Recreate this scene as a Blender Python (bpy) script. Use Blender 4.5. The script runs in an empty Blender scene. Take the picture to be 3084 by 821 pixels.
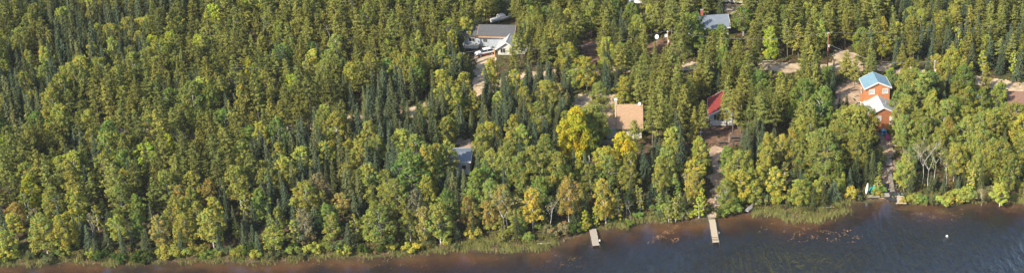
import bpy, math, random
import numpy as np
from mathutils import Vector, Matrix
random.seed(11); rng = np.random.default_rng(7)
S = bpy.context.scene; COL = S.collection
# ------------------------------------------------------------------ camera
W, H = 3084.0, 821.0          # the photograph's own pixel grid, used to survey points onto the ground
F, PX, PY = 4600.0, 2245.0, 410.5
TH = math.radians(26.0); CH = 153.0
cam = bpy.data.cameras.new('camera'); camo = bpy.data.objects.new('camera', cam); COL.objects.link(camo)
camo.location = (0, 0, CH); camo.rotation_euler = (math.pi/2-TH, 0, 0)
cam.sensor_width = 36; cam.lens = F/W*36; cam.shift_x = -(PX-W/2)/W
cam.clip_end = 20000; cam.clip_start = 1; S.camera = camo
cth, sth = math.cos(TH), math.sin(TH)
def at_z(px, py, z):
    dx, dy, dz = (px-PX), F*cth+(PY-py)*sth, -F*sth+(PY-py)*cth
    t = (z-CH)/dz
    return dx*t, dy*t
def proj(x, y, z):
    yy, zz = y, z-CH
    fw = yy*cth - zz*sth; up = yy*sth + zz*cth
    return PX + F*x/fw, PY - F*up/fw, F/fw       # px, py, pixels per metre
# ------------------------------------------------------------------ shoreline and terrain
SH = [(-1500,840),(-600,812),(-300,808),(0,800),(200,788),(400,795),(600,783),(760,790),(900,781),(1000,770),(1100,775),(1200,768),(1300,757),
 (1409,753),(1452,755),(1553,753),(1610,748),(1680,735),(1706,720),(1759,707),(1776,694),(1820,689),(1864,681),(1899,683),(1925,672),(1947,661),
 (1973,670),(2012,672),(2047,665),(2100,663),(2135,661),(2152,659),(2196,652),(2227,639),(2257,636),(2327,643),(2371,652),(2415,660),(2450,660),
 (2485,648),(2520,642),(2546,625),(2559,611),(2612,608),(2656,604),(2701,602),(2723,611),(2775,611),(2836,615),(2889,611),(2950,606),(2985,600),
 (3020,602),(3055,608),(3084,610),(3300,600),(3700,620),(4500,600)]
SW = np.array([at_z(a, b, 0) for a, b in SH])
SW = np.vstack([[[-3000, SW[0,1]-60]], SW, [[3000, SW[-1,1]+60]]])
def sdist(x, y):
    """signed distance to the shore, positive on land"""
    x = np.asarray(x, float); y = np.asarray(y, float); best = np.full(x.shape, 1e18)
    for (ax, ay), (bx, by) in zip(SW[:-1], SW[1:]):
        ex, ey = bx-ax, by-ay; t = np.clip(((x-ax)*ex+(y-ay)*ey)/(ex*ex+ey*ey), 0, 1)
        best = np.minimum(best, (x-ax-t*ex)**2+(y-ay-t*ey)**2)
    ys = np.interp(x, SW[:,0], SW[:,1])
    return np.sqrt(best)*np.where(y > ys, 1, -1)
def sm(a, b, v):
    t = np.clip((v-a)/(b-a), 0, 1); return t*t*(3-2*t)
def height(x, y, d=None):
    if d is None: d = sdist(x, y)
    x = np.asarray(x, float); y = np.asarray(y, float)
    land = 0.05+0.35*sm(0, 2.5, d)+2.6*sm(2, 24, d)+0.012*np.maximum(d, 0) + sm(4, 20, d)*(0.35*np.sin(x*.11+1)*np.cos(y*.09)+.12*np.sin(x*.43)*np.sin(y*.39+1))
    bed = -0.08-0.03*np.maximum(-d, 0)-0.15*np.clip(-d-2, 0, 40)**1.35+0.05*np.sin(x*.5)*np.sin(y*.6)
    return np.where(d > 0, land, np.maximum(bed, -7))
CELL = .5
fx = np.arange(-215, 95, CELL); fy = np.arange(212, 470, CELL)
def spread(a, s):
    out = []; step = 1.0; v = 0
    while v < 4500: v += step; out.append(v); step *= 1.35
    return np.array(out)*s
gx = np.concatenate([fx[0]+spread(0,-1)[::-1], fx, fx[-1]+spread(0,1)])
gy = np.concatenate([fy[0]+spread(0,-1)[::-1], fy, fy[-1]+spread(0,1)])
GX, GY = np.meshgrid(gx, gy); GD = sdist(GX, GY); GZ = height(GX, GY, GD)
def hz(x, y):
    i = min(max(int(np.searchsorted(gx, x))-1, 0), len(gx)-2); j = min(max(int(np.searchsorted(gy, y))-1, 0), len(gy)-2)
    u = (x-gx[i])/(gx[i+1]-gx[i]); v = (y-gy[j])/(gy[j+1]-gy[j])
    return float((GZ[j,i]*(1-u)+GZ[j,i+1]*u)*(1-v)+(GZ[j+1,i]*(1-u)+GZ[j+1,i+1]*u)*v)
def on(px, py, h=0.0):
    """surveyed ground point: where something h tall shows its top at (px,py)"""
    z = 2.0
    for _ in range(12):
        x, y = at_z(px, py, z+h); z = 0.5*z+0.5*max(hz(x, y), 0)
    return x, y, max(hz(x, y), 0)
# ------------------------------------------------------------------ scene object helpers
def tag(o, label=None, cat=None, group=None, kind=None):
    if label: o['label'] = label
    if cat: o['category'] = cat
    if group: o['group'] = group
    if kind: o['kind'] = kind
    return o
def thing(name, label, cat, loc=(0,0,0), rz=0.0, group=None):
    o = bpy.data.objects.new(name, None); COL.objects.link(o); o.empty_display_size = .3
    o.location = loc; o.rotation_euler = (0, 0, rz); return tag(o, label, cat, group)
class MB:
    def __init__(s): s.v = []; s.f = []
    def add(s, v, f):
        n = len(s.v); s.v += [tuple(p) for p in v]; s.f += [tuple(i+n for i in q) for q in f]; return s
    def box(s, c, d, rz=0, rx=0, ry=0):
        m = Matrix.Translation(c) @ Matrix.Rotation(rz, 4, 'Z') @ Matrix.Rotation(ry, 4, 'Y') @ Matrix.Rotation(rx, 4, 'X')
        v = [m @ Vector((x*d[0]/2, y*d[1]/2, z*d[2]/2)) for x in (-1,1) for y in (-1,1) for z in (-1,1)]
        return s.add(v, [(0,1,3,2),(4,6,7,5),(0,4,5,1),(2,3,7,6),(0,2,6,4),(1,5,7,3)])
    def tube(s, pts, rad, n=6):
        pts = [Vector(p) for p in pts]; rad = rad if hasattr(rad, '__len__') else [rad]*len(pts); v = []; f = []
        for i, p in enumerate(pts):
            t = (pts[min(i+1, len(pts)-1)]-pts[max(i-1, 0)]).normalized()
            a = t.cross(Vector((.3, .9, .1))).normalized(); b = t.cross(a)
            v += [p+(a*math.cos(k*2*math.pi/n)+b*math.sin(k*2*math.pi/n))*rad[i] for k in range(n)]
        for i in range(len(pts)-1):
            for k in range(n): f.append((i*n+k, i*n+(k+1)%n, (i+1)*n+(k+1)%n, (i+1)*n+k))
        f.append(tuple(range(n))[::-1]); f.append(tuple((len(pts)-1)*n+k for k in range(n)))
        return s.add(v, f)
    def prism(s, prof, axis, a, b):
        """closed profile of 2-D points pushed from a to b along axis ('x': profile is y,z; 'y': profile is x,z; 'z': x,y)"""
        g = {'x': lambda p, t: (t, p[0], p[1]), 'y': lambda p, t: (p[0], t, p[1]), 'z': lambda p, t: (p[0], p[1], t)}[axis]
        n = len(prof); v = [g(p, a) for p in prof]+[g(p, b) for p in prof]
        return s.add(v, [tuple(range(n))[::-1], tuple(range(n, 2*n))]+[(i, (i+1)%n, n+(i+1)%n, n+i) for i in range(n)])
    def loft(s, rings, cap=True):
        n = len(rings[0]); v = [p for r in rings for p in r]; f = []
        for i in range(len(rings)-1):
            for k in range(n): f.append((i*n+k, i*n+(k+1)%n, (i+1)*n+(k+1)%n, (i+1)*n+k))
        if cap: f.append(tuple(range(n))[::-1]); f.append(tuple((len(rings)-1)*n+k for k in range(n)))
        return s.add(v, f)
    def build(s, name, mat, parent=None, smooth=False, loc=None):
        m = bpy.data.meshes.new(name); m.from_pydata(s.v, [], s.f); m.materials.append(mat)
        import bmesh
        b = bmesh.new(); b.from_mesh(m); bmesh.ops.recalc_face_normals(b, faces=b.faces); b.to_mesh(m); b.free()
        if smooth: m.polygons.foreach_set('use_smooth', [True]*len(m.polygons))
        o = bpy.data.objects.new(name, m); COL.objects.link(o)
        if parent: o.parent = parent
        if loc: o.location = loc
        return o
def np_mesh(name, v, q, mat, tint=None, smooth=False):
    """mesh from arrays: v (n,3), q (m,4) quads, tint (m,3) colour per face"""
    m = bpy.data.meshes.new(name); n, k = len(v), len(q)
    m.vertices.add(n); m.vertices.foreach_set('co', np.asarray(v, np.float32).ravel())
    m.loops.add(k*4); m.loops.foreach_set('vertex_index', np.asarray(q, np.int32).ravel())
    m.polygons.add(k); m.polygons.foreach_set('loop_start', np.arange(0, k*4, 4, dtype=np.int32))
    if smooth: m.polygons.foreach_set('use_smooth', np.ones(k, bool))
    m.update(calc_edges=True)
    if tint is not None:
        a = m.attributes.new('tint', 'FLOAT_COLOR', 'FACE')
        a.data.foreach_set('color', np.hstack([tint, np.ones((k, 1))]).astype(np.float32).ravel())
    m.materials.append(mat); return m
def link(name, m, parent=None):
    o = bpy.data.objects.new(name, m); COL.objects.link(o)
    if parent: o.parent = parent
    return o
# ------------------------------------------------------------------ materials
def mat(name):
    m = bpy.data.materials.new(name); m.use_nodes = True; nt = m.node_tree; nt.nodes.clear()
    out = nt.nodes.new('ShaderNodeOutputMaterial'); return m, nt, out
def N(nt, t, **k):
    n = nt.nodes.new('ShaderNode'+t)
    for a, b in k.items():
        if a.startswith('i_'):
            key = a[2:]; n.inputs[int(key) if key.isdigit() else key.replace('_', ' ')].default_value = b
        else: setattr(n, a, b)
    return n
def c4(c): return (c[0], c[1], c[2], 1)
def ramp(nt, fac, stops):
    r = N(nt, 'ValToRGB'); e = r.color_ramp.elements
    while len(e) < len(stops): e.new(.5)
    for k, (p, c) in enumerate(stops): e[k].position = p; e[k].color = c4(c)
    nt.links.new(fac, r.inputs[0]); return r.outputs[0]
def paint(name, col, rough=.6, var=.25, scale=1.5, metal=0.0, bump=0.0, col2=None, stretch=(1,1,1), ribs=None):
    """worn surface: base colour broken up by two scales of noise"""
    m, nt, out = mat(name); L = nt.links.new
    tc = N(nt, 'TexCoord'); mp = N(nt, 'Mapping'); mp.inputs['Scale'].default_value = stretch; L(tc.outputs['Object'], mp.inputs[0])
    n1 = N(nt, 'TexNoise', i_Scale=scale, i_Detail=6.0, i_Roughness=.65); L(mp.outputs[0], n1.inputs[0])
    c2 = col2 or tuple(x*(1-var) for x in col)
    cr = ramp(nt, n1.outputs[0], [(.35, c2), (.65, col)])
    p = N(nt, 'BsdfPrincipled', i_Roughness=rough, i_Metallic=metal); L(cr, p.inputs['Base Color'])
    if ribs:
        w = N(nt, 'TexWave', i_Scale=ribs[1]); w.bands_direction = ribs[0]; L(tc.outputs['Object'], w.inputs[0])
        b = N(nt, 'Bump', i_Strength=.5, i_Distance=.04); L(w.outputs[1], b.inputs['Height']); L(b.outputs[0], p.inputs['Normal'])
        mx = N(nt, 'MixRGB', blend_type='MULTIPLY', i_0=.35); L(cr, mx.inputs[1]); L(w.outputs[1], mx.inputs[2]); L(mx.outputs[0], p.inputs['Base Color'])
    elif bump:
        b = N(nt, 'Bump', i_Strength=bump, i_Distance=.05); L(n1.outputs[0], b.inputs['Height']); L(b.outputs[0], p.inputs['Normal'])
    L(p.outputs[0], out.inputs[0]); return m
def leafmat(name, trans=.3):
    m, nt, out = mat(name); L = nt.links.new
    a = N(nt, 'Attribute', attribute_name='tint'); oi = N(nt, 'ObjectInfo')
    mx = N(nt, 'MixRGB', blend_type='MULTIPLY', i_0=1.0); L(a.outputs['Color'], mx.inputs[1]); L(oi.outputs['Color'], mx.inputs[2])
    d = N(nt, 'BsdfDiffuse', i_Roughness=.5); t = N(nt, 'BsdfTranslucent'); L(mx.outputs[0], d.inputs[0]); L(mx.outputs[0], t.inputs[0])
    ms = N(nt, 'MixShader', i_0=trans); L(d.outputs[0], ms.inputs[1]); L(t.outputs[0], ms.inputs[2])
    L(ms.outputs[0], out.inputs[0]); return m
M = {}
M['leaf'] = leafmat('foliage', .38); M['needle'] = leafmat('needles', .2); M['blade'] = leafmat('grass_blades', .25)
def barkmat(name, c1, c2, sc):
    m, nt, out = mat(name); L = nt.links.new
    tc = N(nt, 'TexCoord'); mp = N(nt, 'Mapping'); mp.inputs['Scale'].default_value = (1, 1, .5); L(tc.outputs['Object'], mp.inputs[0])
    n = N(nt, 'TexNoise', i_Scale=sc, i_Detail=4.0); L(mp.outputs[0], n.inputs[0])
    p = N(nt, 'BsdfPrincipled', i_Roughness=.85); L(ramp(nt, n.outputs[0], [(.42, c1), (.5, c2)]), p.inputs['Base Color']); L(p.outputs[0], out.inputs[0]); return m
M['birch_bark'] = barkmat('birch_bark', (.09,.08,.065), (.52,.49,.43), 5)
M['dead_bark'] = barkmat('dead_bark', (.26,.23,.20), (.46,.43,.39), 3)
M['pine_bark'] = barkmat('pine_bark', (.06,.045,.035), (.15,.115,.085), 6)
# forest floor: needle litter, moss, leaf litter; the lake bed where the ground goes under water
m, nt, out = mat('forest_floor'); L = nt.links.new
ge = N(nt, 'NewGeometry'); sp = N(nt, 'SeparateXYZ'); L(ge.outputs['Position'], sp.inputs[0])
n1 = N(nt, 'TexNoise', i_Scale=.12, i_Detail=5.0); n2 = N(nt, 'TexNoise', i_Scale=1.6, i_Detail=8.0, i_Roughness=.7); n3 = N(nt, 'TexNoise', i_Scale=.45, i_Detail=4.0)
for n in (n1, n2, n3): L(ge.outputs['Position'], n.inputs[0])
lit = ramp(nt, n2.outputs[0], [(.3, (.030,.020,.012)), (.5, (.085,.055,.032)), (.68, (.19,.135,.085))])
moss = ramp(nt, n2.outputs[0], [(.3, (.025,.030,.010)), (.55, (.065,.075,.022)), (.75, (.13,.125,.045))])
mg = N(nt, 'MixRGB'); L(ramp(nt, n3.outputs[0], [(.44, (0,0,0)), (.58, (1,1,1))]), mg.inputs[0]); L(lit, mg.inputs[1]); L(moss, mg.inputs[2])
bed = ramp(nt, n1.outputs[0], [(.34, (.038,.022,.007)), (.46, (.100,.048,.011)), (.60, (.155,.074,.018))])
weed = N(nt, 'TexNoise', i_Scale=.13, i_Detail=8.0, i_Roughness=.66, i_Distortion=.3); L(ge.outputs['Position'], weed.inputs[0])
mb = N(nt, 'MixRGB'); L(ramp(nt, weed.outputs[0], [(.55, (0,0,0)), (.70, (.85,.85,.85))]), mb.inputs[0]); L(bed, mb.inputs[1]); mb.inputs[2].default_value = (.030,.028,.010,1)
mr = N(nt, 'MapRange'); mr.inputs[1].default_value = -.12; mr.inputs[2].default_value = .02; L(sp.outputs[2], mr.inputs[0])
mm = N(nt, 'MixRGB'); L(mr.outputs[0], mm.inputs[0]); L(mb.outputs[0], mm.inputs[1]); L(mg.outputs[0], mm.inputs[2])
p = N(nt, 'BsdfPrincipled', i_Roughness=.95); p.inputs['Specular IOR Level'].default_value = .1; L(mm.outputs[0], p.inputs['Base Color'])
b = N(nt, 'Bump', i_Strength=.7, i_Distance=.25); L(n2.outputs[0], b.inputs['Height']); L(b.outputs[0], p.inputs['Normal']); L(p.outputs[0], out.inputs[0]); M['floor'] = m
def dirtmat(name, a, b_, c):
    m, nt, out = mat(name); L = nt.links.new; ge = N(nt, 'NewGeometry')
    n = N(nt, 'TexNoise', i_Scale=.5, i_Detail=9.0, i_Roughness=.68); L(ge.outputs['Position'], n.inputs[0])
    p = N(nt, 'BsdfPrincipled', i_Roughness=.95); p.inputs['Specular IOR Level'].default_value = .1
    L(ramp(nt, n.outputs[0], [(.3, a), (.47, b_), (.66, c)]), p.inputs['Base Color'])
    bp = N(nt, 'Bump', i_Strength=.5, i_Distance=.12); L(n.outputs[0], bp.inputs['Height']); L(bp.outputs[0], p.inputs['Normal']); L(p.outputs[0], out.inputs[0]); return m
M['sand'] = dirtmat('sandy_road', (.13,.10,.06), (.36,.265,.17), (.52,.41,.28))
M['path'] = dirtmat('earth_path', (.11,.075,.05), (.31,.21,.14), (.48,.36,.25))
M['needles'] = dirtmat('needle_litter', (.045,.028,.018), (.13,.073,.047), (.26,.155,.105))
# water
m, nt, out = mat('lake_water'); L = nt.links.new
ge = N(nt, 'NewGeometry'); mp = N(nt, 'Mapping'); mp.inputs['Rotation'].default_value = (0,0,math.radians(-62)); mp.inputs['Scale'].default_value = (1.0,.28,1); L(ge.outputs['Position'], mp.inputs[0])
w1 = N(nt, 'TexNoise', i_Scale=.9, i_Detail=5.0, i_Roughness=.62, i_Distortion=.5); L(mp.outputs[0], w1.inputs[0])
cal = N(nt, 'TexNoise', i_Scale=.03, i_Detail=2.0); L(ge.outputs['Position'], cal.inputs[0])
sp = N(nt, 'SeparateXYZ'); L(ge.outputs['Position'], sp.inputs[0])
att = N(nt, 'Attribute', attribute_name='tint')
st = N(nt, 'Math', operation='MULTIPLY'); L(att.outputs['Fac'], st.inputs[0]); L(ramp(nt, cal.outputs[0], [(.35, (.45,)*3), (.62, (1,)*3)]), st.inputs[1])
bp = N(nt, 'Bump', i_Distance=1.3); L(w1.outputs[0], bp.inputs['Height']); L(st.outputs[0], bp.inputs['Strength'])
gl = N(nt, 'BsdfGlossy', i_Roughness=.08); L(bp.outputs[0], gl.inputs['Normal'])
t0 = N(nt, 'BsdfTransparent'); sus = N(nt, 'BsdfDiffuse'); sus.inputs[0].default_value = (.070,.082,.105,1); tr = N(nt, 'MixShader', i_0=.15); L(t0.outputs[0], tr.inputs[1]); L(sus.outputs[0], tr.inputs[2]); lw = N(nt, 'LayerWeight', i_Blend=.5); L(bp.outputs[0], lw.inputs['Normal']); pw_ = N(nt, 'Math', operation='POWER', i_1=4.2); L(lw.outputs['Facing'], pw_.inputs[0]); fr = N(nt, 'Math', operation='MULTIPLY_ADD', i_1=1.3, i_2=.035, use_clamp=True); L(pw_.outputs[0], fr.inputs[0])
ms = N(nt, 'MixShader'); L(fr.outputs[0], ms.inputs[0]); L(tr.outputs[0], ms.inputs[1]); L(gl.outputs[0], ms.inputs[2]); L(ms.outputs[0], out.inputs[0])
va = N(nt, 'VolumeAbsorption', i_Density=1.4); va.inputs[0].default_value = (.62,.47,.27,1); L(va.outputs[0], out.inputs['Volume']); M['water'] = m
M['lily'] = leafmat('lily_pads', .05)
# ------------------------------------------------------------------ ground, roads, water
def grid_mesh(name, mask, dz, material, off=0):
    ny, nx = GZ.shape; idx = np.arange(ny*nx).reshape(ny, nx)
    jj, ii = np.nonzero(mask)
    q = np.stack([idx[jj,ii], idx[jj,ii+1], idx[jj+1,ii+1], idx[jj+1,ii]], 1)
    used, inv = np.unique(q, return_inverse=True); q = inv.reshape(-1, 4)
    v = np.stack([GX.ravel()[used], GY.ravel()[used], GZ.ravel()[used]+dz], 1)
    return link(name, np_mesh(name, v, q, material, smooth=True))
def inside(poly, x, y):
    r = np.zeros(np.shape(x), bool); n = len(poly)
    for i in range(n):
        (ax, ay), (bx, by) = poly[i], poly[(i+1) % n]
        if ay == by: continue
        c = ((ay > y) != (by > y)) & (x < (bx-ax)*(y-ay)/(by-ay)+ax); r ^= c
    return r
tag(grid_mesh('ground', np.ones((GZ.shape[0]-1, GZ.shape[1]-1), bool), 0, M['floor']), kind='structure')
CX = (GX[:-1,:-1]+GX[1:,1:])/2; CY = (GY[:-1,:-1]+GY[1:,1:])/2; CD = sdist(CX, CY)
wob = 1.0*np.sin(CX*.9+CY*.3)*np.sin(CY*1.1)+.6*np.sin(CX*2.7+1)*np.sin(CY*2.3+CX)+.35*np.sin(CX*5.1)*np.sin(CY*6.3)
def poly_w(pts): return [on(a, b)[:2] for a, b in pts]
def polydist(poly, x, y, closed=True):
    best = np.full(np.shape(x), 1e18); n = len(poly)
    for i in range(n if closed else n-1):
        (ax, ay), (bx, by) = poly[i], poly[(i+1) % n]; ex, ey = bx-ax, by-ay
        t = np.clip(((x-ax)*ex+(y-ay)*ey)/(ex*ex+ey*ey+1e-9), 0, 1); best = np.minimum(best, (x-ax-t*ex)**2+(y-ay-t*ey)**2)
    return np.sqrt(best)
ROAD = poly_w([(-700,430),(-200,420),(500,400),(1000,375),(1240,340),(1370,298),(1450,262),(1540,238),(1705,221),(1840,211),(1957,206),(2080,200),(2222,196),(2350,204),(2450,206),(2550,200),(2660,203),(2800,226),(2950,245),(3084,264),(3300,290),(3800,330)])
CLEAR = {   # clearings surveyed on the ground: (outline, material, name)
 'car_yard': ([(1425,164),(1483,152),(1498,172),(1466,200),(1466,262),(1440,292),(1412,290),(1434,205)], 'sand', 'driveway'),
 'tan_drive': ([(1725,300),(1745,284),(1800,276),(1862,286),(1900,300),(1856,325),(1840,352),(1790,346),(1735,336)], 'sand', 'driveway'),
 'lane': ([(2510,158),(2552,150),(2590,166),(2600,208),(2506,212)], 'sand', 'driveway'),
 'top_yard': ([(1950,15),(2010,5),(2060,30),(2050,66),(1985,62)], 'sand', 'driveway'),
 'top_lane': ([(2180,18),(2230,2),(2290,8),(2262,38),(2215,50),(2180,42)], 'sand', 'driveway'),
 'left_lot': ([(1380,418),(1424,418),(1428,470),(1380,480)], 'path', 'clearing'),
 'red_yard': ([(2085,398),(2106,362),(2130,320),(2225,340),(2240,400),(2240,436),(2190,446),(2132,436),(2090,426)], 'needles', 'clearing'),
 'red_path': ([(2132,425),(2174,425),(2176,500),(2184,590),(2166,636),(2158,652),(2138,652),(2144,595),(2138,500)], 'path', 'path'),
 'orange_yard': ([(2500,318),(2520,265),(2566,226),(2604,240),(2612,330),(2560,350),(2515,345)], 'path', 'clearing'),
 'orange_path': ([(2642,398),(2700,398),(2694,470),(2694,560),(2690,600),(2655,600),(2652,500)], 'path', 'path'),
 'mid_yard': ([(1750,128),(1800,122),(1806,190),(1760,196)], 'needles', 'clearing'),
 'dish_yard': ([(1905,136),(2000,118),(2060,128),(2040,158),(1930,168)], 'needles', 'clearing'),
}
rd = polydist(ROAD, CX, CY, False); roadmask = rd < 2.5+wob*.5
tag(grid_mesh('road', roadmask, .05, M['sand']), kind='structure')
taken = roadmask.copy(); CW = {}
for key, (pl, mt, nm) in CLEAR.items():
    pw = poly_w(pl); CW[key] = pw
    sd = polydist(pw, CX, CY)*np.where(inside(pw, CX, CY), 1, -1)
    mk = (sd+wob*.7 > 0) & ~taken & (CD > .6); taken |= mk
    tag(grid_mesh(nm, mk, .05, M[mt]), kind='structure')
# the lake: a body of tinted water from the surface down past the bed, ripples growing away from the shore
def lake():
    xs = np.concatenate([[-3000,-1500,-700,-400], np.arange(-230, 110, 2.0), [160,400,900,3000]]); ys = np.concatenate([[-3000,-1200,-400,0,120], np.arange(180, 330, 2.0), [600]])
    X, Y = np.meshgrid(xs, ys); D = sdist(X, Y); n = X.size; idx = np.arange(n).reshape(X.shape)
    top = np.stack([X.ravel(), Y.ravel(), np.zeros(n)], 1); bot = top.copy(); bot[:,2] = -9.5
    q = np.stack([idx[:-1,:-1], idx[:-1,1:], idx[1:,1:], idx[1:,:-1]], -1).reshape(-1, 4)
    keep = (D[:-1,:-1] < 400).ravel()
    ring = np.concatenate([idx[0,:], idx[1:,-1], idx[-1,-2::-1], idx[-2:0:-1,0]])
    side = np.stack([ring, ring+n, np.roll(ring, -1)+n, np.roll(ring, -1)], 1)
    Q = np.vstack([q, q[:, ::-1]+n, side]); s = .05+.9*sm(-3, -20, D)
    tc = s[:-1,:-1].ravel(); tint = np.concatenate([tc, np.zeros(len(q)+len(side))])
    tag(link('lake_water', np_mesh('lake_water', np.vstack([top, bot]), Q, M['water'], np.repeat(tint[:,None], 3, 1))), kind='structure')
def sm(a, b, v):
    t = np.clip((v-a)/(b-a), 0, 1); return t*t*(3-2*t)
lake()
# ------------------------------------------------------------------ trees
def cards(c, size, nrm, asp=1.0, up=None):
    """one quad per centre, facing nrm with a random roll (or long axis along up)"""
    n = len(c); nrm = nrm/np.linalg.norm(nrm, axis=1, keepdims=True)
    r = rng.normal(size=(n, 3)) if up is None else up
    a = r-nrm*np.sum(r*nrm, 1, keepdims=True); a /= np.linalg.norm(a, axis=1, keepdims=True)+1e-9
    b = np.cross(nrm, a); s = np.asarray(size).reshape(-1, 1)/2
    v = np.stack([c-a*s*asp-b*s, c+a*s*asp-b*s*.7, c+a*s*asp*1.1+b*s*.7, c-a*s*asp*.9+b*s], 1)
    return v.reshape(-1, 3), np.arange(n*4).reshape(-1, 4)
def vary(n, h=.08, v=.17):
    """leaf-to-leaf colour differences"""
    k = 1+rng.uniform(-v, v, n); g = rng.normal(0, h, n)
    return np.clip(np.stack([k*(1+g), k, k*(1-g*.6)], 1), .1, 2.2)
def tubes_np(paths, n=5):
    mb = MB()
    for pts, rad in paths: mb.tube(pts, rad, n)
    return mb
def broad(h, w, base=.28, blobs=92, leaves=6600, size=.172, lean=0., thin=False):
    """birch or aspen: limbs ending in leaf clumps, gaps between"""
    rs = random.Random(int(rng.integers(1e9))); paths = []; lx, ly = rs.uniform(-.6,.6)+lean, rs.uniform(-.5,.5)
    tr = [(lx*t*t, ly*t*t, h*t*.92) for t in (0,.25,.5,.75,1)]; r0 = .05+h*.0095
    paths.append((tr, [r0, r0*.85, r0*.6, r0*.35, .02]))
    cs, rr = [], []
    for i in range(blobs):
        t = base+(1-base)*((i+.5)/blobs); prof = math.sin(math.pi*min(1, ((t-base)/(1-base))*.74+.22))**.6
        a = i*2.4+rs.uniform(-.5,.5); R = w/2*prof*rs.uniform(.22, 1.0); z = h*(t-.02)-R*.05
        ax = lx*t*t; ay = ly*t*t; c = (ax+R*math.cos(a), ay+R*math.sin(a), z); cs.append(c); rr.append(rs.uniform(.4,1.1)*w*.128*(1.2-.4*t))
        if i % 2 == 0: paths.append(([(lx*(t-.12)**2, ly*(t-.12)**2, h*(t-.13)), ((ax+c[0])/2, (ay+c[1])/2, h*(t-.06)), c], [r0*.32, r0*.2, .015]))
    cs = np.array(cs); rr = np.array(rr); k = rng.choice(len(cs), leaves, p=rr**1.6/np.sum(rr**1.6))
    d = rng.normal(size=(leaves, 3)); d[:,2] = np.abs(d[:,2])*.9-.35; d /= np.linalg.norm(d, axis=1, keepdims=True)
    rad = rr[k]*rng.uniform(.45, 1.15, leaves); c = cs[k]+d*rad[:,None]*np.array([.95,.95,1.25])
    nr = d+rng.normal(0, .5, (leaves, 3)); nr[:,2] += .4
    v, q = cards(c, rng.uniform(.6, 1.35, leaves)*size, nr, 1.2)
    tn = vary(leaves)*vary(len(cs), .11, .12)[k]
    return tubes_np(paths), (v, q, tn)
def spruce(h, w, leaves=1500, base=.03, droop=.38, size=.19):
    rs = random.Random(int(rng.integers(1e9))); r0 = .04+h*.010; lay = int(h*3.4); C, Nn, U, Z, T = [], [], [], [], []
    for i in range(lay):
        t = base+(1-base)*(i/lay); z = h*t; R = w/2*(1-t)**.8*rs.uniform(.75,1.12)+.10; nb = max(4, int(9*(1-t)+4))
        for j in range(nb):
            a = j*2*math.pi/nb+i*1.3+rs.uniform(-.3,.3); Rj = R*rs.uniform(.7,1.1); m = max(3, int(Rj/.10)+1); sh = rs.uniform(.8,1.2)
            for k in range(m):
                u = (k+.7)/m; C.append((Rj*u*math.cos(a), Rj*u*math.sin(a), z-droop*Rj*u+.15*Rj*u*u)); Nn.append((math.cos(a)*.35, math.sin(a)*.35, 1)); U.append((math.cos(a), math.sin(a), -droop)); Z.append(size*(1.15-.4*u)*(1.1-.25*t)); T.append(sh)
    C = np.array(C); n = len(C); C += rng.normal(0, .05, (n, 3)); Nn = np.array(Nn)+rng.normal(0, .45, (n, 3)); Z = np.array(Z)*rng.uniform(.8, 1.3, n)
    v, q = cards(C, Z, Nn, 1.5, np.array(U)+rng.normal(0, .2, (n, 3)))
    return tubes_np([([(0,0,0),(0,0,h*.5),(0,0,h*.97)], [r0, r0*.6, .015])]), (v, q, vary(n, .05, .15)*np.array(T)[:,None])
def pine(h, w, base=.30, size=.165, dens=2.6):
    """jack pine: bare lower stem, ragged whorls carrying needle tufts"""
    rs = random.Random(int(rng.integers(1e9))); r0 = .05+h*.0095; paths = []; C, D, T = [], [], []; lx, ly = rs.uniform(-.35,.35), rs.uniform(-.35,.35)
    paths.append(([(0,0,0),(lx*.3,ly*.3,h*.5),(lx,ly,h*.97)], [r0, r0*.7, .02])); lay = int(h*(1-base)*2.0)
    for i in range(lay):
        t = base+(1-base)*((i+rs.uniform(-.3,.3))/lay); t = max(.1, min(t, .985)); z = h*t
        R = w/2*min(1, ((1-t)/(1-base))**.9*1.08+.03)*rs.uniform(.55,1.15); nb = rs.choice((4,5,6))
        for j in range(nb):
            if rs.random() > .92: continue
            a = j*2*math.pi/nb+i*.9+rs.uniform(-.4,.4); Rj = R*rs.uniform(.6,1.15)+.12; up = rs.uniform(.05,.4); sh = rs.uniform(.78,1.2)
            if Rj > .7 and j % 2 == 0: paths.append(([(lx*t, ly*t, z-.1), (lx*t+Rj*.95*math.cos(a), ly*t+Rj*.95*math.sin(a), z+up*Rj*.9)], [.03, .01]))
            m = int((3+Rj*11)*dens)
            for k in range(m):
                u = rs.uniform(.2, 1.0)**.8; s = .06+.17*u*Rj*.6
                C.append((lx*t+Rj*u*math.cos(a)+rs.gauss(0,s), ly*t+Rj*u*math.sin(a)+rs.gauss(0,s), z+up*Rj*u+rs.gauss(0,.085))); D.append((math.cos(a)*.5, math.sin(a)*.5, .9)); T.append(sh)
    C = np.array(C); n = len(C); v, q = cards(C, rng.uniform(.65, 1.3, n)*size, np.array(D)+rng.normal(0, .6, (n, 3)), 1.15)
    return tubes_np(paths), (v, q, vary(n, .06, .17)*np.array(T)[:,None])
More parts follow.
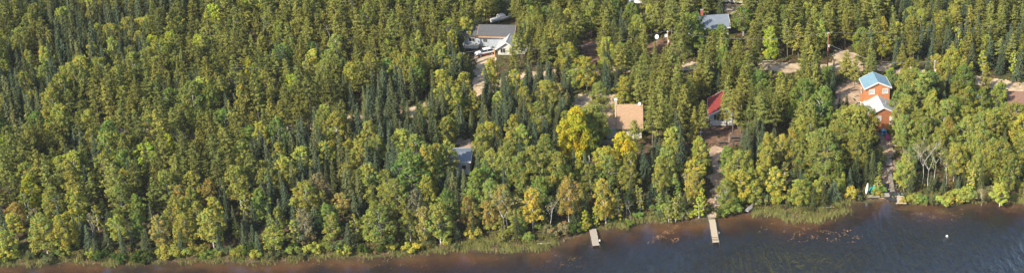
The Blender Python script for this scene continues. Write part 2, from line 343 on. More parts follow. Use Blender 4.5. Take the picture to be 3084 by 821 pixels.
def bare(h, leaves=60):
    """dying birch: pale forked stem with naked limbs and a few leaves"""
    rs = random.Random(int(rng.integers(1e9))); paths = []; tips = []
    def grow(p, d, l, r, k):
        q = (p[0]+d[0]*l, p[1]+d[1]*l, p[2]+d[2]*l); mid = tuple((a+b)/2+rs.uniform(-.08,.08)*l for a, b in zip(p, q)); paths.append(([p, mid, q], [r, r*.8, r*.6]))
        if k == 0: tips.append(q); return
        for _ in range(rs.choice((2,3))):
            dd = Vector(d)+Vector((rs.uniform(-.75,.75), rs.uniform(-.75,.75), rs.uniform(-.1,.35))); dd.normalize(); grow(q, tuple(dd), l*rs.uniform(.45,.72), r*.55, k-1)
    grow((0,0,0), (rs.uniform(-.1,.1), 0, 1), h*.42, .065, 4)
    tips = np.array(tips); c = tips[rng.integers(0, len(tips), leaves)]+rng.normal(0, .25, (leaves, 3))
    v, q = cards(c, rng.uniform(.15, .3, leaves), rng.normal(size=(leaves, 3))); return tubes_np(paths, 4), (v, q, vary(leaves))
def shrub(h, w, leaves=1300, size=.16):
    k = rng.integers(0, 14, leaves); cs = np.stack([rng.normal(0, w*.24, 14), rng.normal(0, w*.24, 14), rng.uniform(.25, .8, 14)*h], 1)
    d = rng.normal(size=(leaves, 3)); d /= np.linalg.norm(d, axis=1, keepdims=True); c = cs[k]+d*rng.uniform(.3, 1, leaves)[:,None]*np.array([w*.2, w*.2, h*.24]); c[:,2] = np.abs(c[:,2])
    v, q = cards(c, rng.uniform(.6, 1.4, leaves)*size, d+rng.normal(0, .5, (leaves, 3))+np.array([0,0,.4]), 1.2)
    mb = MB()
    for i in range(6): mb.tube([(0,0,0), (cs[i][0]*.6, cs[i][1]*.6, cs[i][2]*.7), tuple(cs[i])], [.03,.02,.01], 4)
    return mb, (v, q, vary(leaves)*vary(14, .08, .15)[k])
PRO = {}     # prototypes of unit design height: kind -> list of (trunk mesh, crown mesh, height, raw crown arrays, trunk arrays)
def proto(kind, gen, n, crownmat, barkm, h):
    PRO[kind] = []
    for _ in range(n):
        mb, (v, q, t) = gen(); tm = bpy.data.meshes.new('trunk'); tm.from_pydata(mb.v, [], mb.f); tm.materials.append(M[barkm])
        PRO[kind].append((tm, np_mesh('crown', v, q, M[crownmat], t), h, (v, q, t), mb))
proto('birch', lambda: broad(10, random.uniform(4.6,6.4), random.uniform(.12,.32)), 12, 'leaf', 'birch_bark', 10)
proto('slim', lambda: broad(10, random.uniform(2.8,3.4), .15, 40, 3600, .17), 4, 'leaf', 'birch_bark', 10)
proto('round', lambda: broad(10, 7.4, .06, 130, 14000, .195), 2, 'leaf', 'pine_bark', 10)
proto('pine', lambda: pine(11, random.uniform(2.8,5.0), random.uniform(.12,.42)), 13, 'needle', 'pine_bark', 11)
proto('spruce', lambda: spruce(9, random.uniform(2.2,4.0)), 9, 'needle', 'pine_bark', 9)
proto('bare', lambda: bare(8), 4, 'leaf', 'dead_bark', 8)
proto('shrub', lambda: shrub(1.8, 2.4), 5, 'leaf', 'pine_bark', 1.8)
HUE = {   # leaf base colours
 'yellow-green': (.345,.350,.066), 'olive green': (.265,.275,.062), 'fresh green': (.19,.250,.055), 'lime green': (.38,.42,.05), 'deep green': (.070,.105,.025),
 'bright yellow': (.52,.47,.045), 'golden': (.40,.34,.065), 'orange-tinged': (.33,.27,.075), 'greyish': (.24,.22,.11),
 'olive': (.185,.190,.045), 'pale olive': (.230,.230,.052), 'dark olive': (.145,.152,.038),
 'blue-green': (.090,.113,.060), 'dark green': (.080,.095,.040), 'grey-green': (.14,.15,.06), 'russet': (.30,.13,.06)}
# ------------------------------------------------------------------ building materials
M['shingle_dark'] = paint('dark_shingles', (.085,.085,.090), .85, .35, 3, bump=.3, ribs=None)
M['shingle_tan'] = paint('tan_shingles', (.36,.225,.125), .85, .25, 2.2, col2=(.24,.15,.09), stretch=(.5,3,3))
M['metal_red'] = paint('red_metal_roof', (.30,.045,.035), .6, .35, 1.2, ribs=('X', 1.4))
M['metal_blue'] = paint('blue_metal_roof', (.19,.31,.37), .5, .12, .8, ribs=('Y', 1.4))
M['metal_white'] = paint('white_metal_roof', (.50,.50,.50), .5, .2, .8, ribs=('Y', 1.2))
M['metal_slate'] = paint('grey_blue_metal_roof', (.19,.22,.26), .6, .2, .8, ribs=('X', 1.2))
M['roof_brown'] = paint('brown_roof', (.20,.11,.075), .8, .25, 2, bump=.3)
M['orange'] = paint('orange_siding', (.58,.22,.08), .65, .14, 1.2, ribs=('Z', 2.2))
M['redwood'] = paint('red_brown_siding', (.42,.155,.065), .7, .2, 1.2, ribs=('Z', 2.2))
M['cream'] = paint('cream_siding', (.66,.63,.56), .7, .12, 1.5, ribs=('Z', 2.0))
M['grey_blue'] = paint('pale_blue_grey_siding', (.42,.47,.52), .7, .12, 1.5, ribs=('Z', 2.0))
M['grey'] = paint('grey_siding', (.34,.35,.36), .7, .15, 1.5, ribs=('Z', 2.0))
M['tan_wall'] = paint('tan_siding', (.60,.48,.34), .7, .15, 1.5, ribs=('Z', 2.0))
M['pink_wall'] = paint('salmon_siding', (.50,.33,.24), .7, .15, 1.5, ribs=('Z', 2.0))
M['white'] = paint('white_trim', (.62,.61,.58), .55, .12, 2)
M['wood'] = paint('weathered_boards', (.38,.33,.27), .8, .4, 2.5, stretch=(5,1,1))
M['wood_pale'] = paint('pale_boards', (.44,.36,.26), .8, .3, 2.5, stretch=(5,1,1))
M['wood_dark'] = paint('dark_timber', (.11,.085,.065), .85, .35, 2)
M['cedar'] = paint('orange_stained_timber', (.50,.17,.05), .7, .25, 2)
M['rust'] = paint('reddish_pole', (.30,.115,.06), .85, .3, 1.5)
M['fascia'] = paint('amber_fascia', (.50,.27,.11), .7, .2, 2)
M['glass'] = paint('window_glass', (.03,.035,.04), .12, .2, 1)
M['glass_blind'] = paint('window_with_blind', (.42,.44,.43), .25, .25, 1)
M['steel'] = paint('galvanised_metal', (.5,.5,.5), .4, .2, 3, metal=.6)
M['grey_cloth'] = paint('black_ground_cloth', (.022,.024,.03), .8, .4, 2, bump=.6)
M['stone'] = paint('grey_stone', (.30,.29,.27), .9, .4, 3, bump=.4)
M['teal'] = paint('teal_tarp', (.03,.36,.30), .5, .3, 3, bump=.5)
M['pink'] = paint('pink_plastic', (.45,.06,.16), .4, .1, 2)
M['sky_blue'] = paint('blue_plastic', (.10,.42,.60), .4, .1, 2)
M['maroon'] = paint('maroon_car_paint', (.16,.03,.025), .3, .2, 2)
M['flag_red'] = paint('red_cloth', (.60,.03,.03), .7, .1, 2)
M['tyre'] = paint('rubber', (.02,.02,.02), .8, .2, 4)
M['boat_white'] = paint('white_gelcoat', (.72,.72,.72), .35, .12, 2)
M['blue'] = paint('blue_paint', (.06,.16,.42), .5, .2, 2)
M['lamp_red'] = paint('red_lens', (.35,.02,.02), .3, .1, 2)
M['brick'] = paint('red_brick', (.42,.10,.06), .85, .3, 4)
# ------------------------------------------------------------------ building helpers
def window(par, x, y, z, w, h, face='S', mt='glass', label=None):
    """frame with a pane set back in it, on a wall facing S (-y), W (-x) or E (+x)"""
    b = MB(); t = .09; g = MB()
    parts = [((0,-.03,h/2), (w+t,.09,t)), ((0,-.03,-h/2), (w+t+.1,.13,t)), ((-w/2,-.03,0), (t,.09,h-t)), ((w/2,-.03,0), (t,.09,h-t))]
    if w > 1.0: parts.append(((0,-.025,0), (.05,.07,h-t)))
    R = {'S': 0, 'W': -math.pi/2, 'E': math.pi/2}[face]; m = Matrix.Translation((x,y,z)) @ Matrix.Rotation(R, 4, 'Z')
    for c, d in parts: b.box(m @ Vector(c), d, R)
    f = b.build('window', M['white'], par); g.box(m @ Vector((0,-.012,0)), (w-.04,.02,h-.04), R); g.build('pane', M[mt], f)
    return f
def gable(par, w, d, he, hr, ridge, wallmat, roofmat, over=.45, z0=0, cx=0, cy=0, trim='white', base=1.2, names=('wall','roof')):
    """walls with gable ends plus a two-slab roof; ridge runs along 'x' or 'y'; walls carry on down below z0 as a plinth"""
    x0, x1, y0, y1 = cx-w/2, cx+w/2, cy-d/2, cy+d/2
    if ridge == 'x': pr = [(y0,z0-base),(y1,z0-base),(y1,z0+he),(cy,z0+hr),(y0,z0+he)]; wl = MB().prism(pr, 'x', x0, x1)
    else: pr = [(x0,z0-base),(x1,z0-base),(x1,z0+he),(cx,z0+hr),(x0,z0+he)]; wl = MB().prism(pr, 'y', y0, y1)
    wo = wl.build(names[0], M[wallmat], par); half = (d if ridge == 'x' else w)/2; sl = (hr-he)/half; th = .16; o = over
    mid = cy if ridge == 'x' else cx; a, b_ = (x0-o, x1+o) if ridge == 'x' else (y0-o, y1+o); zt = z0+hr+.02; ze = z0+he-sl*o+.02
    rf = MB()
    for s in (-1, 1): rf.prism([(mid,zt),(mid+s*(half+o),ze),(mid+s*(half+o),ze+th),(mid,zt+th)], ridge, a, b_)
    ro = rf.build(names[1], M[roofmat], par)
    rk = MB()
    for e in (a-.03, b_+.03):
        for s in (-1, 1): rk.prism([(mid,zt-.12),(mid+s*(half+o),ze-.12),(mid+s*(half+o),ze+th+.03),(mid,zt+th+.03)], ridge, e-.03, e+.03)
    for s in (-1, 1): rk.prism([(mid+s*(half+o+.01),ze-.1),(mid+s*(half+o+.08),ze-.1),(mid+s*(half+o+.08),ze+th+.02),(mid+s*(half+o+.01),ze+th+.02)], ridge, a, b_)
    cp = MB().prism([(mid-.16,zt+th-.16*sl+.02),(mid+.16,zt+th-.16*sl+.02),(mid,zt+th+.05)], ridge, a, b_); cp.build('ridge_cap', M[roofmat], ro)
    rk.build('fascia', M[trim], ro); return wo, ro
def deck(par, x0, x1, y0, y1, z, zg, mt='wood', rail='wood', sides='SWE', rail_h=.95):
    b = MB(); n = int((x1-x0)/.16)
    for i in range(n): b.box((x0+(i+.5)*(x1-x0)/n, (y0+y1)/2, z), ((x1-x0)/n-.015, y1-y0, .05))
    dk = b.build('deck', M[mt], par); p = MB()
    for x in np.linspace(x0+.1, x1-.1, 4):
        for y in (y0+.1, y1-.1): MB().box((x, y, (z+zg)/2-.06), (.12,.12,z-zg-.06)).build('deck_post', M['wood_dark'], par)
    r = MB()
    def run(ax, ay, bx, by):
        L_ = math.hypot(bx-ax, by-ay); k = int(L_/.2); an = math.atan2(by-ay, bx-ax)
        r.box(((ax+bx)/2, (ay+by)/2, z+rail_h), (L_+.08,.09,.06), an); r.box(((ax+bx)/2, (ay+by)/2, z+.14), (L_,.05,.06), an)
        for i in range(k+1): r.box((ax+(bx-ax)*i/k, ay+(by-ay)*i/k, z+rail_h/2+.02), (.09 if i % 4 else .12,.05 if i % 4 else .12, rail_h-.04))
    if 'S' in sides: run(x0+.05, y0+.05, x1-.05, y0+.05)
    if 'W' in sides: run(x0+.05, y0+.15, x0+.05, y1-.1)
    if 'E' in sides: run(x1-.05, y0+.15, x1-.05, y1-.1)
    r.build('railing', M[rail], par); return dk
def place(px, py, dz=0): x, y, z = on(px, py); return (x, y, z+dz)
D2 = math.radians
# orange two-storey house
h = thing('house', 'orange two-storey house with blue metal roof and low white-roofed front wing', 'house', place(2648,372), D2(8))
gable(h, 5.6, 5.2, 7.7, 9.0, 'y', 'orange', 'metal_blue', z0=0, cy=5.4, over=.35, names=('upper_wall','roof'))
gable(h, 5.9, 6.4, 4.2, 5.7, 'y', 'redwood', 'metal_white', z0=0, cy=-.42, over=.35, names=('wing_wall','wing_roof'))
window(h, -1.35, 2.78, 6.75, 1.25, 1.15, mt='glass_blind'); window(h, 1.75, 2.78, 6.75, 1.25, 1.15, mt='glass_blind')
window(h, -1.3, -3.65, 3.1, 1.6, 1.1, mt='glass_blind'); dr = MB().box((1.9,-3.66,2.45), (.95,.07,2.05)).build('door', M['white'], h); MB().box((1.55,-3.72,2.4), (.06,.06,.12)).build('handle', M['steel'], dr)
window(h, -3.02, 6.0, 5.8, 1.0, 1.0, 'W'); MB().tube([(1.0,-1.2,5.1),(1.0,-1.2,6.2)], .09, 8).build('vent_pipe', M['steel'], h)
deck(h, -1.2, 4.6, -6.2, -3.7, 1.35, -.6, 'cedar', 'cedar', 'SE'); st = MB()
for i in range(7): st.box((-1.75, -5.2-i*.0, 1.2-i*.2) if 0 else (-1.5-i*.28, -5.4, 1.2-i*.2), (.28,1.0,.05))
st.build('steps', M['cedar'], h); MB().box((-3.35,3.6,1.6), (.12,3.2,3.2)).box((-3.35,3.6,3.25), (.3,3.4,.1)).build('lean_to', M['white'], h)
# tan roofed cottage
h = thing('house', 'cream cottage with large tan shingle roof, tan side wing and thin chimney', 'house', place(1899,388), D2(3))
gable(h, 5.1, 9.6, 2.6, 5.9, 'x', 'cream', 'shingle_tan', cy=0, over=.4, trim='wood_dark')
gable(h, 3.3, 4.6, 2.5, 3.7, 'x', 'cream', 'shingle_tan', cx=-3.9, cy=-1.9, over=.35, names=('wing_wall','wing_roof'))
window(h, -1.6, -4.83, 1.6, 1.2, 1.3); window(h, 1.3, -4.83, 1.6, 1.0, 1.1); window(h, -4.6, -4.23, 1.5, 1.0, .9)
ch = MB().prism([(-.28,-.28),(.28,-.28),(.28,.28),(-.28,.28)], 'z', -1.2, 6.8).build('chimney', M['tan_wall'], h, loc=(-3.1,.9,0)); MB().box((0,0,6.97), (.75,.75,.3)).build('chimney_cap', M['white'], ch)
deck(h, -6.4, -2.7, -7.2, -4.3, -.15, -2.0, 'wood', 'wood_pale', 'SWE'); 
def dish(loc, r=.42, az=-30, label=None, par=None, pole=None, polemat='wood', cat='satellite dish'):
    rings = []
    for k, t in enumerate((.02, .4, .75, 1.0)): rings.append([(r*t*math.cos(a*math.pi/7), -r*.28*(1-t*t)*-1-.02, r*t*math.sin(a*math.pi/7)) for a in range(14)])
    back = [[(x*1.0, y+.04, z) for x, y, z in rg] for rg in rings[::-1]]
    mb = MB().loft(rings+back, cap=True)
    if par is not None: o = mb.build('satellite_dish', M['white'], par); o.location = loc; o.rotation_euler = (D2(-25), 0, D2(az)); return o
    t = thing('satellite_dish', label, cat, loc); MB().tube([(0,.1,0),(0,.1,pole)], .06, 6).build('pole', M[polemat], t)
    o = mb.build('dish', M['white'], t); o.location = (0,-.1,pole-.1 if r < 1 else pole); o.rotation_euler = (D2(-25),0,D2(az)); MB().tube([(0,.1,0),(0,-.45,0)], .03, 5).build('feed_arm', M['steel'], o); return t
dish((2.2,-.2,6.3), .36, -20, par=h)
# red roofed cottage
h = thing('house', 'white cottage with red metal roof, half hidden by a tall pine', 'house', place(2182,347), D2(2))
gable(h, 6.6, 8.4, 2.3, 4.0, 'y', 'grey_blue', 'metal_red', over=.5)
window(h, -1.9, -4.23, 1.5, 1.3, 1.5); window(h, -.2, -4.23, 1.5, 1.3, 1.5); dr = MB().box((1.2,-4.23,1.05), (.9,.07,2.0)).build('door', M['white'], h); MB().box((1.5,-4.3,1.05), (.06,.06,.12)).build('handle', M['steel'], dr)
deck(h, -3.4, 2.2, -6.0, -4.3, .25, -.8, 'wood', 'white', 'S'); deck(h, -5.3, -3.5, -3.6, -.6, .35, -.8, 'wood_pale', 'wood_pale', 'SW')
# large dark roofed house in the upper left
h = thing('house', 'pale blue-grey house with dark grey roof and white porch gable', 'house', place(1503,129), D2(-3))
gable(h, 8.2, 6.0, 3.2, 4.7, 'x', 'grey_blue', 'shingle_dark', over=.6, trim='fascia')
gable(h, 4.2, 5.4, 2.9, 4.2, 'x', 'grey_blue', 'shingle_dark', cx=-6.3, cy=.3, over=.4, trim='wood_dark', names=('side_wall','side_roof'))
gable(h, 4.6, 4.8, 1.9, 3.5, 'y', 'cream', 'metal_white', cx=3.6, cy=-5.4, over=.5, names=('porch_wall','porch_roof'))
window(h, -6.3, -2.43, 1.7, 1.6, 1.0); window(h, -2.8, -3.03, 1.8, 1.1, 1.0); window(h, 2.6, -7.83, 1.2, 1.3, 1.3); window(h, 4.7, -7.83, 1.2, 1.0, 1.3)
deck(h, -8.2, -4.3, -5.4, -2.5, .5, -.9, 'wood', 'white', 'SW'); deck(h, 5.4, 8.2, -8.2, -4.6, .5, -.9, 'wood', 'white', 'SE')
# roof and wall seen at the photo's left edge of the lower forest
h = thing('house', 'pale grey cottage at the edge of the spruces, with one dark window', 'house', place(1368,508), D2(3))
gable(h, 7.6, 6.0, 3.2, 3.8, 'x', 'cream', 'metal_slate', over=.35); window(h, 2.6, -3.03, 1.9, .9, 1.1); window(h, -1.6, -3.03, 1.9, 1.2, 1.1)
# house far back with slate blue roof
h = thing('house', 'tan house with grey-blue metal roof and red brick chimney', 'house', place(2138,98), D2(10))
gable(h, 8.6, 7.0, 2.8, 4.6, 'x', 'tan_wall', 'metal_slate', over=.5); window(h, -2.6, -3.53, 1.6, 1.2, 1.1); window(h, 1.4, -3.53, 1.6, 1.2, 1.1); window(h, -4.33, -.5, 1.6, 1.0, 1.0, 'W')
ch = MB().box((-1.9,.8,3.2), (.62,.62,5.6)).build('chimney', M['brick'], h); MB().box((-1.9,.8,6.08), (.76,.76,.14)).build('chimney_cap', M['stone'], ch)
# right hand house
h = thing('house', 'salmon-coloured house with low brown roof behind the right-hand birches', 'house', place(3112,331), D2(-6))
gable(h, 11.5, 8.0, 2.6, 4.3, 'x', 'pink_wall', 'roof_brown', over=.5, trim='pink_wall'); window(h, -4.2, -4.03, 1.5, 1.2, 1.1); window(h, 0, -4.03, 1.5, 1.2, 1.1)
gable(h, 3.6, 4.4, 2.2, 3.3, 'x', 'pink_wall', 'roof_brown', cx=-7.6, cy=.6, over=.3, trim='pink_wall', names=('side_wall','side_roof'))
# buildings cut by the top edge
h = thing('house', 'tan shed-roofed cottage wall at the top edge of the forest', 'house', place(1984,6), D2(5))
gable(h, 5.0, 5.0, 3.4, 4.4, 'x', 'tan_wall', 'roof_brown', over=.3); window(h, -.8, -2.53, 1.8, 1.0, 1.0)
h = thing('trailer', 'beige camping trailer parked beside a sandy lane at the top edge', 'trailer', place(2207,9), D2(-8))
MB().prism([(-2.9,.55),(2.9,.55),(3.0,1.6),(2.7,2.6),(-2.6,2.6),(-3.0,2.1)], 'y', -1.15, 1.15).build('body', M['cream'], h); MB().box((0,-1.16,1.25), (5.6,.03,.18)).build('stripe', M['wood_dark'], h)
window(h, -1.2, -1.16, 1.9, 1.0, .6); window(h, 1.5, -1.16, 1.9, .9, .6); MB().box((3.5,0,.5), (1.2,.1,.1)).build('hitch', M['steel'], h)
for y in (-1.0, 1.0): MB().prism([(.36*math.cos(a*math.pi/8), .36+.36*math.sin(a*math.pi/8)) for a in range(16)], 'y', y-.1, y+.1).build('wheel', M['tyre'], h)
def wheel(par, x, y, r=.36):
    o = MB().prism([(r*math.cos(a*math.pi/9), r*math.sin(a*math.pi/9)) for a in range(18)], 'y', -.11, .11).build('wheel', M['tyre'], par); o.location = (x,y,r)
    MB().prism([(r*.58*math.cos(a*math.pi/6), r*.58*math.sin(a*math.pi/6)) for a in range(12)], 'y', -.125, .125).build('rim', M['steel'], o)
def car(label, cat, loc, rz, top, low, name='parked_car'):
    """four-door wagon, nose towards -x"""
    t = thing(name, label, cat, loc, rz)
    MB().prism([(-2.3,.35),(2.3,.35),(2.35,.85),(-2.35,.78)], 'y', -.9, .9).build('sills', M[low], t)
    def ring(x, z0, z1, w0, w1): return [(x,-w0,z0),(x,-w1,z1),(x,w1,z1),(x,w0,z0)]
    MB().loft([ring(-2.36,.72,.85,.8,.7), ring(-2.1,.78,1.02,.9,.8), ring(-1.0,.85,1.12,.92,.84), ring(0,.87,1.15,.92,.86), ring(2.2,.86,1.12,.92,.84), ring(2.38,.8,1.0,.82,.78)]).build('body', M[top], t)
    MB().loft([ring(-1.05,1.1,1.13,.82,.8), ring(-.35,1.1,1.62,.84,.66), ring(1.3,1.1,1.68,.85,.68), ring(2.1,1.1,1.2,.82,.76)]).build('windows', M['glass'], t)
    MB().box((.5,0,1.68), (1.9,1.36,.07)).box((.45,-.75,1.38), (.1,.12,.5), rx=.3).box((.45,.75,1.38), (.1,.12,.5), rx=-.3).build('cabin_roof', M[top], t)
    for x in (-1.45, 1.5):
        for y in (-.86, .86): wheel(t, x, y)
    for y in (-.62, .62): MB().box((-2.37,y,.74), (.06,.34,.16)).build('headlight', M['white'], t); MB().box((2.39,y,.9), (.05,.22,.2)).build('tail_light', M['lamp_red'], t)
    MB().box((-2.4,0,.5), (.12,1.75,.2)).box((2.4,0,.5), (.12,1.75,.2)).build('bumper', M['steel'], t)
car('white car with maroon lower body parked by the blue-grey house', 'car', place(1461,166), D2(28), 'boat_white', 'maroon')
car('white car partly hidden by trees at the top edge', 'car', place(1921,10), D2(-5), 'boat_white', 'boat_white')
def hull(t, L_, w, d, mt, flip=False, name='hull'):
    rings = []
    for k in range(9):
        u = k/8; hw = w/2*max(.04, math.sin(math.pi*min(1, .08+u*.92))**.6 if u > .5 else min(1, .75+u*.5)); hd = d*(1+.35*u*u)
        rings.append([(L_*(u-.5), hw*math.cos(a), (-hd*math.sin(a) if not flip else hd*math.sin(a))) for a in np.linspace(0, math.pi, 9)])
    return MB().loft(rings).build(name, M[mt], t, smooth=False)
t = thing('boat', 'white motorboat on a trailer behind the dark-roofed house', 'boat', place(1512,64,1.2), D2(38))
hull(t, 6.4, 2.3, .8, 'boat_white'); MB().prism([(-1.2,.0),(1.3,.0),(.7,.75),(-1.0,.7)], 'y', -.75, .75).build('cabin', M['white'], t); MB().prism([(.85,.15),(1.3,.15),(.8,.7),(.72,.7)], 'y', -.76, .76).build('windscreen', M['glass'], t)
MB().box((0,0,-.85), (5.5,.12,.12)).box((-1.2,0,-.85), (.12,2.0,.12)).build('trailer', M['steel'], t)
t = thing('rowing_boat', 'grey-white overturned rowing boat pulled up on the bank beside a shrub', 'boat', place(2259,627,.1), D2(62)); hull(t, 3.2, 1.2, .4, 'stone', True); MB().tube([(-1.5,0,.3),(-.8,0,.42),(0,0,.45),(.8,0,.48),(1.4,0,.46)], .035, 5).build('keel', M['steel'], t)
t = thing('canoe', 'white canoe stood up on end against the trees beside the right-hand landing', 'canoe', place(2610,584,1.25), 0)
o = MB().loft([[(.27*math.sin(math.pi*max(.03,min(.97,u)))**.7*math.cos(a), .2*math.sin(math.pi*max(.03,min(.97,u)))**.7*math.sin(a)*-1, 2.7*(u-.5)) for a in np.linspace(0, math.pi, 8)] for u in np.linspace(0,1,11)]).build('hull', M['boat_white'], t); o.rotation_euler = (D2(-14), D2(4), D2(-20))
MB().tube([(0,-.12,1.2),(0,-.21,0),(0,-.12,-1.2)], .025, 5).build('keel', M['steel'], o)
# ------------------------------------------------------------------ docks
def dock(label, a, b_, w, planks, mt, posts=True, z=.42, name='dock', broken=False):
    ax, ay = at_z(*a, z); bx, by = at_z(*b_, z); L_ = math.hypot(bx-ax, by-ay)
    t = thing(name, label, 'dock', (ax, ay, z), math.atan2(by-ay, bx-ax)); b = MB(); n = int(L_/.22)
    for i in range(n):
        if broken and i in (n-4, n-6, n-9): continue
        b.box(((i+.5)*L_/n, random.uniform(-.04,.04), random.uniform(-.01,.01)), (L_/n-.03, w+random.uniform(-.06,.06), .045))
    b.build('boards', M[mt], t); MB().box((L_/2,-w/2+.12,-.1), (L_-.05,.09,.15)).box((L_/2,w/2-.12,-.1), (L_-.05,.09,.15)).build('frame', M['wood_dark'], t)
    for x in np.linspace(.5, L_-.2, 4):
        for s in (-1, 1): MB().tube([(x, s*(w/2+.06), -1.6), (x, s*(w/2+.06), .12 if s > 0 else .05)], .06, 7).build('post', M['wood_dark'], t)
    return t, L_
d1, l1 = dock('weathered grey plank dock nearest the left, reaching into the lake', (1785,688), (1795,738), 1.4, 0, 'wood')
MB().box((l1*.75,.9,.12), (.35,.25,.25)).build('bumper', M['white'], d1)
d2, l2 = dock('narrow sandy-coloured plank dock below the earth path and steps', (2144,659), (2156,728), 1.3, 0, 'wood_pale', broken=True)
MB().box((l2*.62,.95,.1), (.3,.2,.3)).build('cleat', M['steel'], d2)
def steps(label, a, za, b_, zb, w, n, mt, name='steps', cat='steps'):
    ax, ay = at_z(*a, za); bx, by = at_z(*b_, zb); L_ = math.hypot(bx-ax, by-ay); t = thing(name, label, cat, (ax, ay, za), math.atan2(by-ay, bx-ax))
    for i in range(n): MB().box(((i+.5)*L_/n, 0, (zb-za)*(i+.5)/n), (L_/n*.55, w, .07)).build('tread', M[mt], t)
    for s in (-1, 1): MB().prism([(0,-.22),(L_,zb-za-.22),(L_,zb-za-.04),(0,-.04)], 'y', s*w/2-.04, s*w/2+.04).build('stringer', M['wood_dark'], t)
    return t
steps('short flight of pale plank steps down to the sandy-coloured dock', (2141,645), 1.1, (2144,657), .5, 1.5, 4, 'wood_pale')
t3, l3 = dock('small square wooden landing on the shore right of the black ground cloth', (2711,588), (2714,612), 1.5, 0, 'wood_pale', z=.5, name='landing')
MB().box((l3+.05,0,.12), (.35,2.2,.08)).build('end_board', M['wood_pale'], t3)
zt = place(2676,478)[2]; zb = place(2688,578)[2]
steps('long narrow flight of timber steps descending the bank from the orange house', (2676,504), zt+.35, (2688,576), zb+.25, .95, 21, 'wood')
t = thing('boardwalk', 'grey plank walkway at the head of the long timber steps', 'walkway', place(2672,490,.35), D2(0)); b = MB(); ax, ay, _ = on(2668,470); bx, by, _ = on(2678,506); L_ = math.hypot(bx-ax, by-ay); t.location = (ax, ay, place(2672,488)[2]+.4); t.rotation_euler[2] = math.atan2(by-ay, bx-ax)
for i in range(int(L_/.2)): b.box(((i+.5)*.2, 0, 0), (.18,1.3,.05))
b.build('boards', M['wood'], t); MB().box((L_/2,-.5,-.14), (L_,.1,.22)).box((L_/2,.5,-.14), (L_,.1,.22)).build('frame', M['wood_dark'], t)
for lab, px, py, w, d in (('grey timber platform on the shore left of the black ground cloth', 2631, 594, 2.6, 1.0), ('tilted grey timber platform touching the black ground cloth', 2667, 590, 1.6, 1.5)):
    t = thing('platform', lab, 'platform', place(px, py, .25), D2(3)); b = MB(); n = int(w/.2)
    for i in range(n): b.box((-w/2+(i+.5)*w/n, 0, .1), (w/n-.02, d, .05))
    b.build('boards', M['wood'], t); MB().box((0,-d/2+.06,0), (w,.1,.16)).box((0,d/2-.06,0), (w,.1,.16)).build('frame', M['wood_dark'], t)
# crumpled ground cloth with stones
gx0, gy0, gz0 = on(2688, 578); t = thing('ground_cloth', 'crumpled black ground cloth weighted with stones at the foot of the steps', 'ground cloth', (gx0, gy0, gz0)); v = []; f = []; n = 26
for j in range(n+1):
    for i in range(n+1):
        a, b_ = (i/n-.5)*6.4, (j/n-.5)*7.0; a += .5*math.sin(b_*1.3); w_ = hz(gx0+a, gy0+b_)-gz0
        v.append((a, b_, w_+.12+.10*math.sin(a*3+b_*2)*math.sin(b_*4)+random.uniform(0,.13)))
for j in range(n):
    for i in range(n):
        if math.hypot((i/n-.5), (j/n-.5)) < .5+.04*math.sin(i*1.7+j): f.append((j*(n+1)+i, j*(n+1)+i+1, (j+1)*(n+1)+i+1, (j+1)*(n+1)+i))
MB().add(v, f).build('cloth', M['grey_cloth'], t)
for k in range(34):
    a, b_ = random.uniform(-2.8,2.8), random.uniform(-3.1,2.6); r = random.uniform(.1,.24)
    tag(MB().loft([[(a0*r+0, b0*r, z*r) for a0, b0 in ((s*math.cos(q*math.pi/3+z), s*math.sin(q*math.pi/3+z)) for q in range(6))] for z, s in ((-.5,.6),(0,1),(.5,.75),(.75,.3))]).build('stone', M['stone']), 'small grey stone resting on the black ground cloth by the landing', 'stone', 'stones on the black ground cloth').location = (gx0+a, gy0+b_, hz(gx0+a, gy0+b_)+.28)
# tarp-covered heap, playset, garden things
t = thing('tarp', 'teal tarpaulin thrown over a low heap beside the white canoe', 'tarp', place(2632,574)); rings = []
for z, s in ((0,1.15),(.3,1.05),(.7,.8),(.95,.45),(1.05,.12)): rings.append([(s*math.cos(q*math.pi/7)*(1+.12*math.sin(q*2.3+z*5)), s*.8*math.sin(q*math.pi/7)*(1+.15*math.cos(q*1.9)), z*(1+.1*math.sin(q*1.3))) for q in range(14)])
MB().loft(rings).build('cover', M['teal'], t)
t = thing('playset', "child's blue climbing frame with a pink slide in front of the orange deck", 'playset', place(2662,410), D2(10))
for x in (-.45,.45):
    for y in (-.35,.35): MB().box((x,y,.75), (.12,.12,1.5)).build('post', M['sky_blue'], t)
MB().box((0,0,.72), (1.0,.8,.08)).build('platform', M['sky_blue'], t); MB().prism([(-.6,1.45),(.6,1.45),(0,1.9)], 'y', -.45, .45).build('canopy', M['sky_blue'], t)
MB().prism([(-.38,.8),(-.38,.72),(-1.5,.1),(-2.1,.06),(-2.1,.14),(-1.5,.2)], 'x', .15, .75).prism([(-.38,1.0),(-.38,.72),(-1.5,.1),(-2.1,.06),(-2.1,.3),(-1.5,.42)], 'x', .1, .15).prism([(-.38,1.0),(-.38,.72),(-1.5,.1),(-2.1,.06),(-2.1,.3),(-1.5,.42)], 'x', .75, .8).build('slide', M['pink'], t)
def garden_chair(label, px, py, rz, mt='wood_dark', group=None):
    t = thing('garden_chair', label, 'chair', place(px, py, .06), D2(rz), group); MB().box((0,0,.4), (.6,.55,.06)).build('seat', M[mt], t)
    b = MB()
    for x in (-.22,-.07,.08,.23): b.box((x,.3,.75), (.12,.05,.75), rx=-.25)
    b.build('backrest', M[mt], t)
    for x in (-.27,.27):
        for y in (-.24,.24): MB().box((x,y,.2), (.07,.07,.38)).build('leg', M[mt], t)
    for x in (-.31,.31): MB().box((x,-.02,.6), (.09,.6,.04)).box((x,-.25,.5), (.06,.06,.2)).build('armrest', M[mt], t)
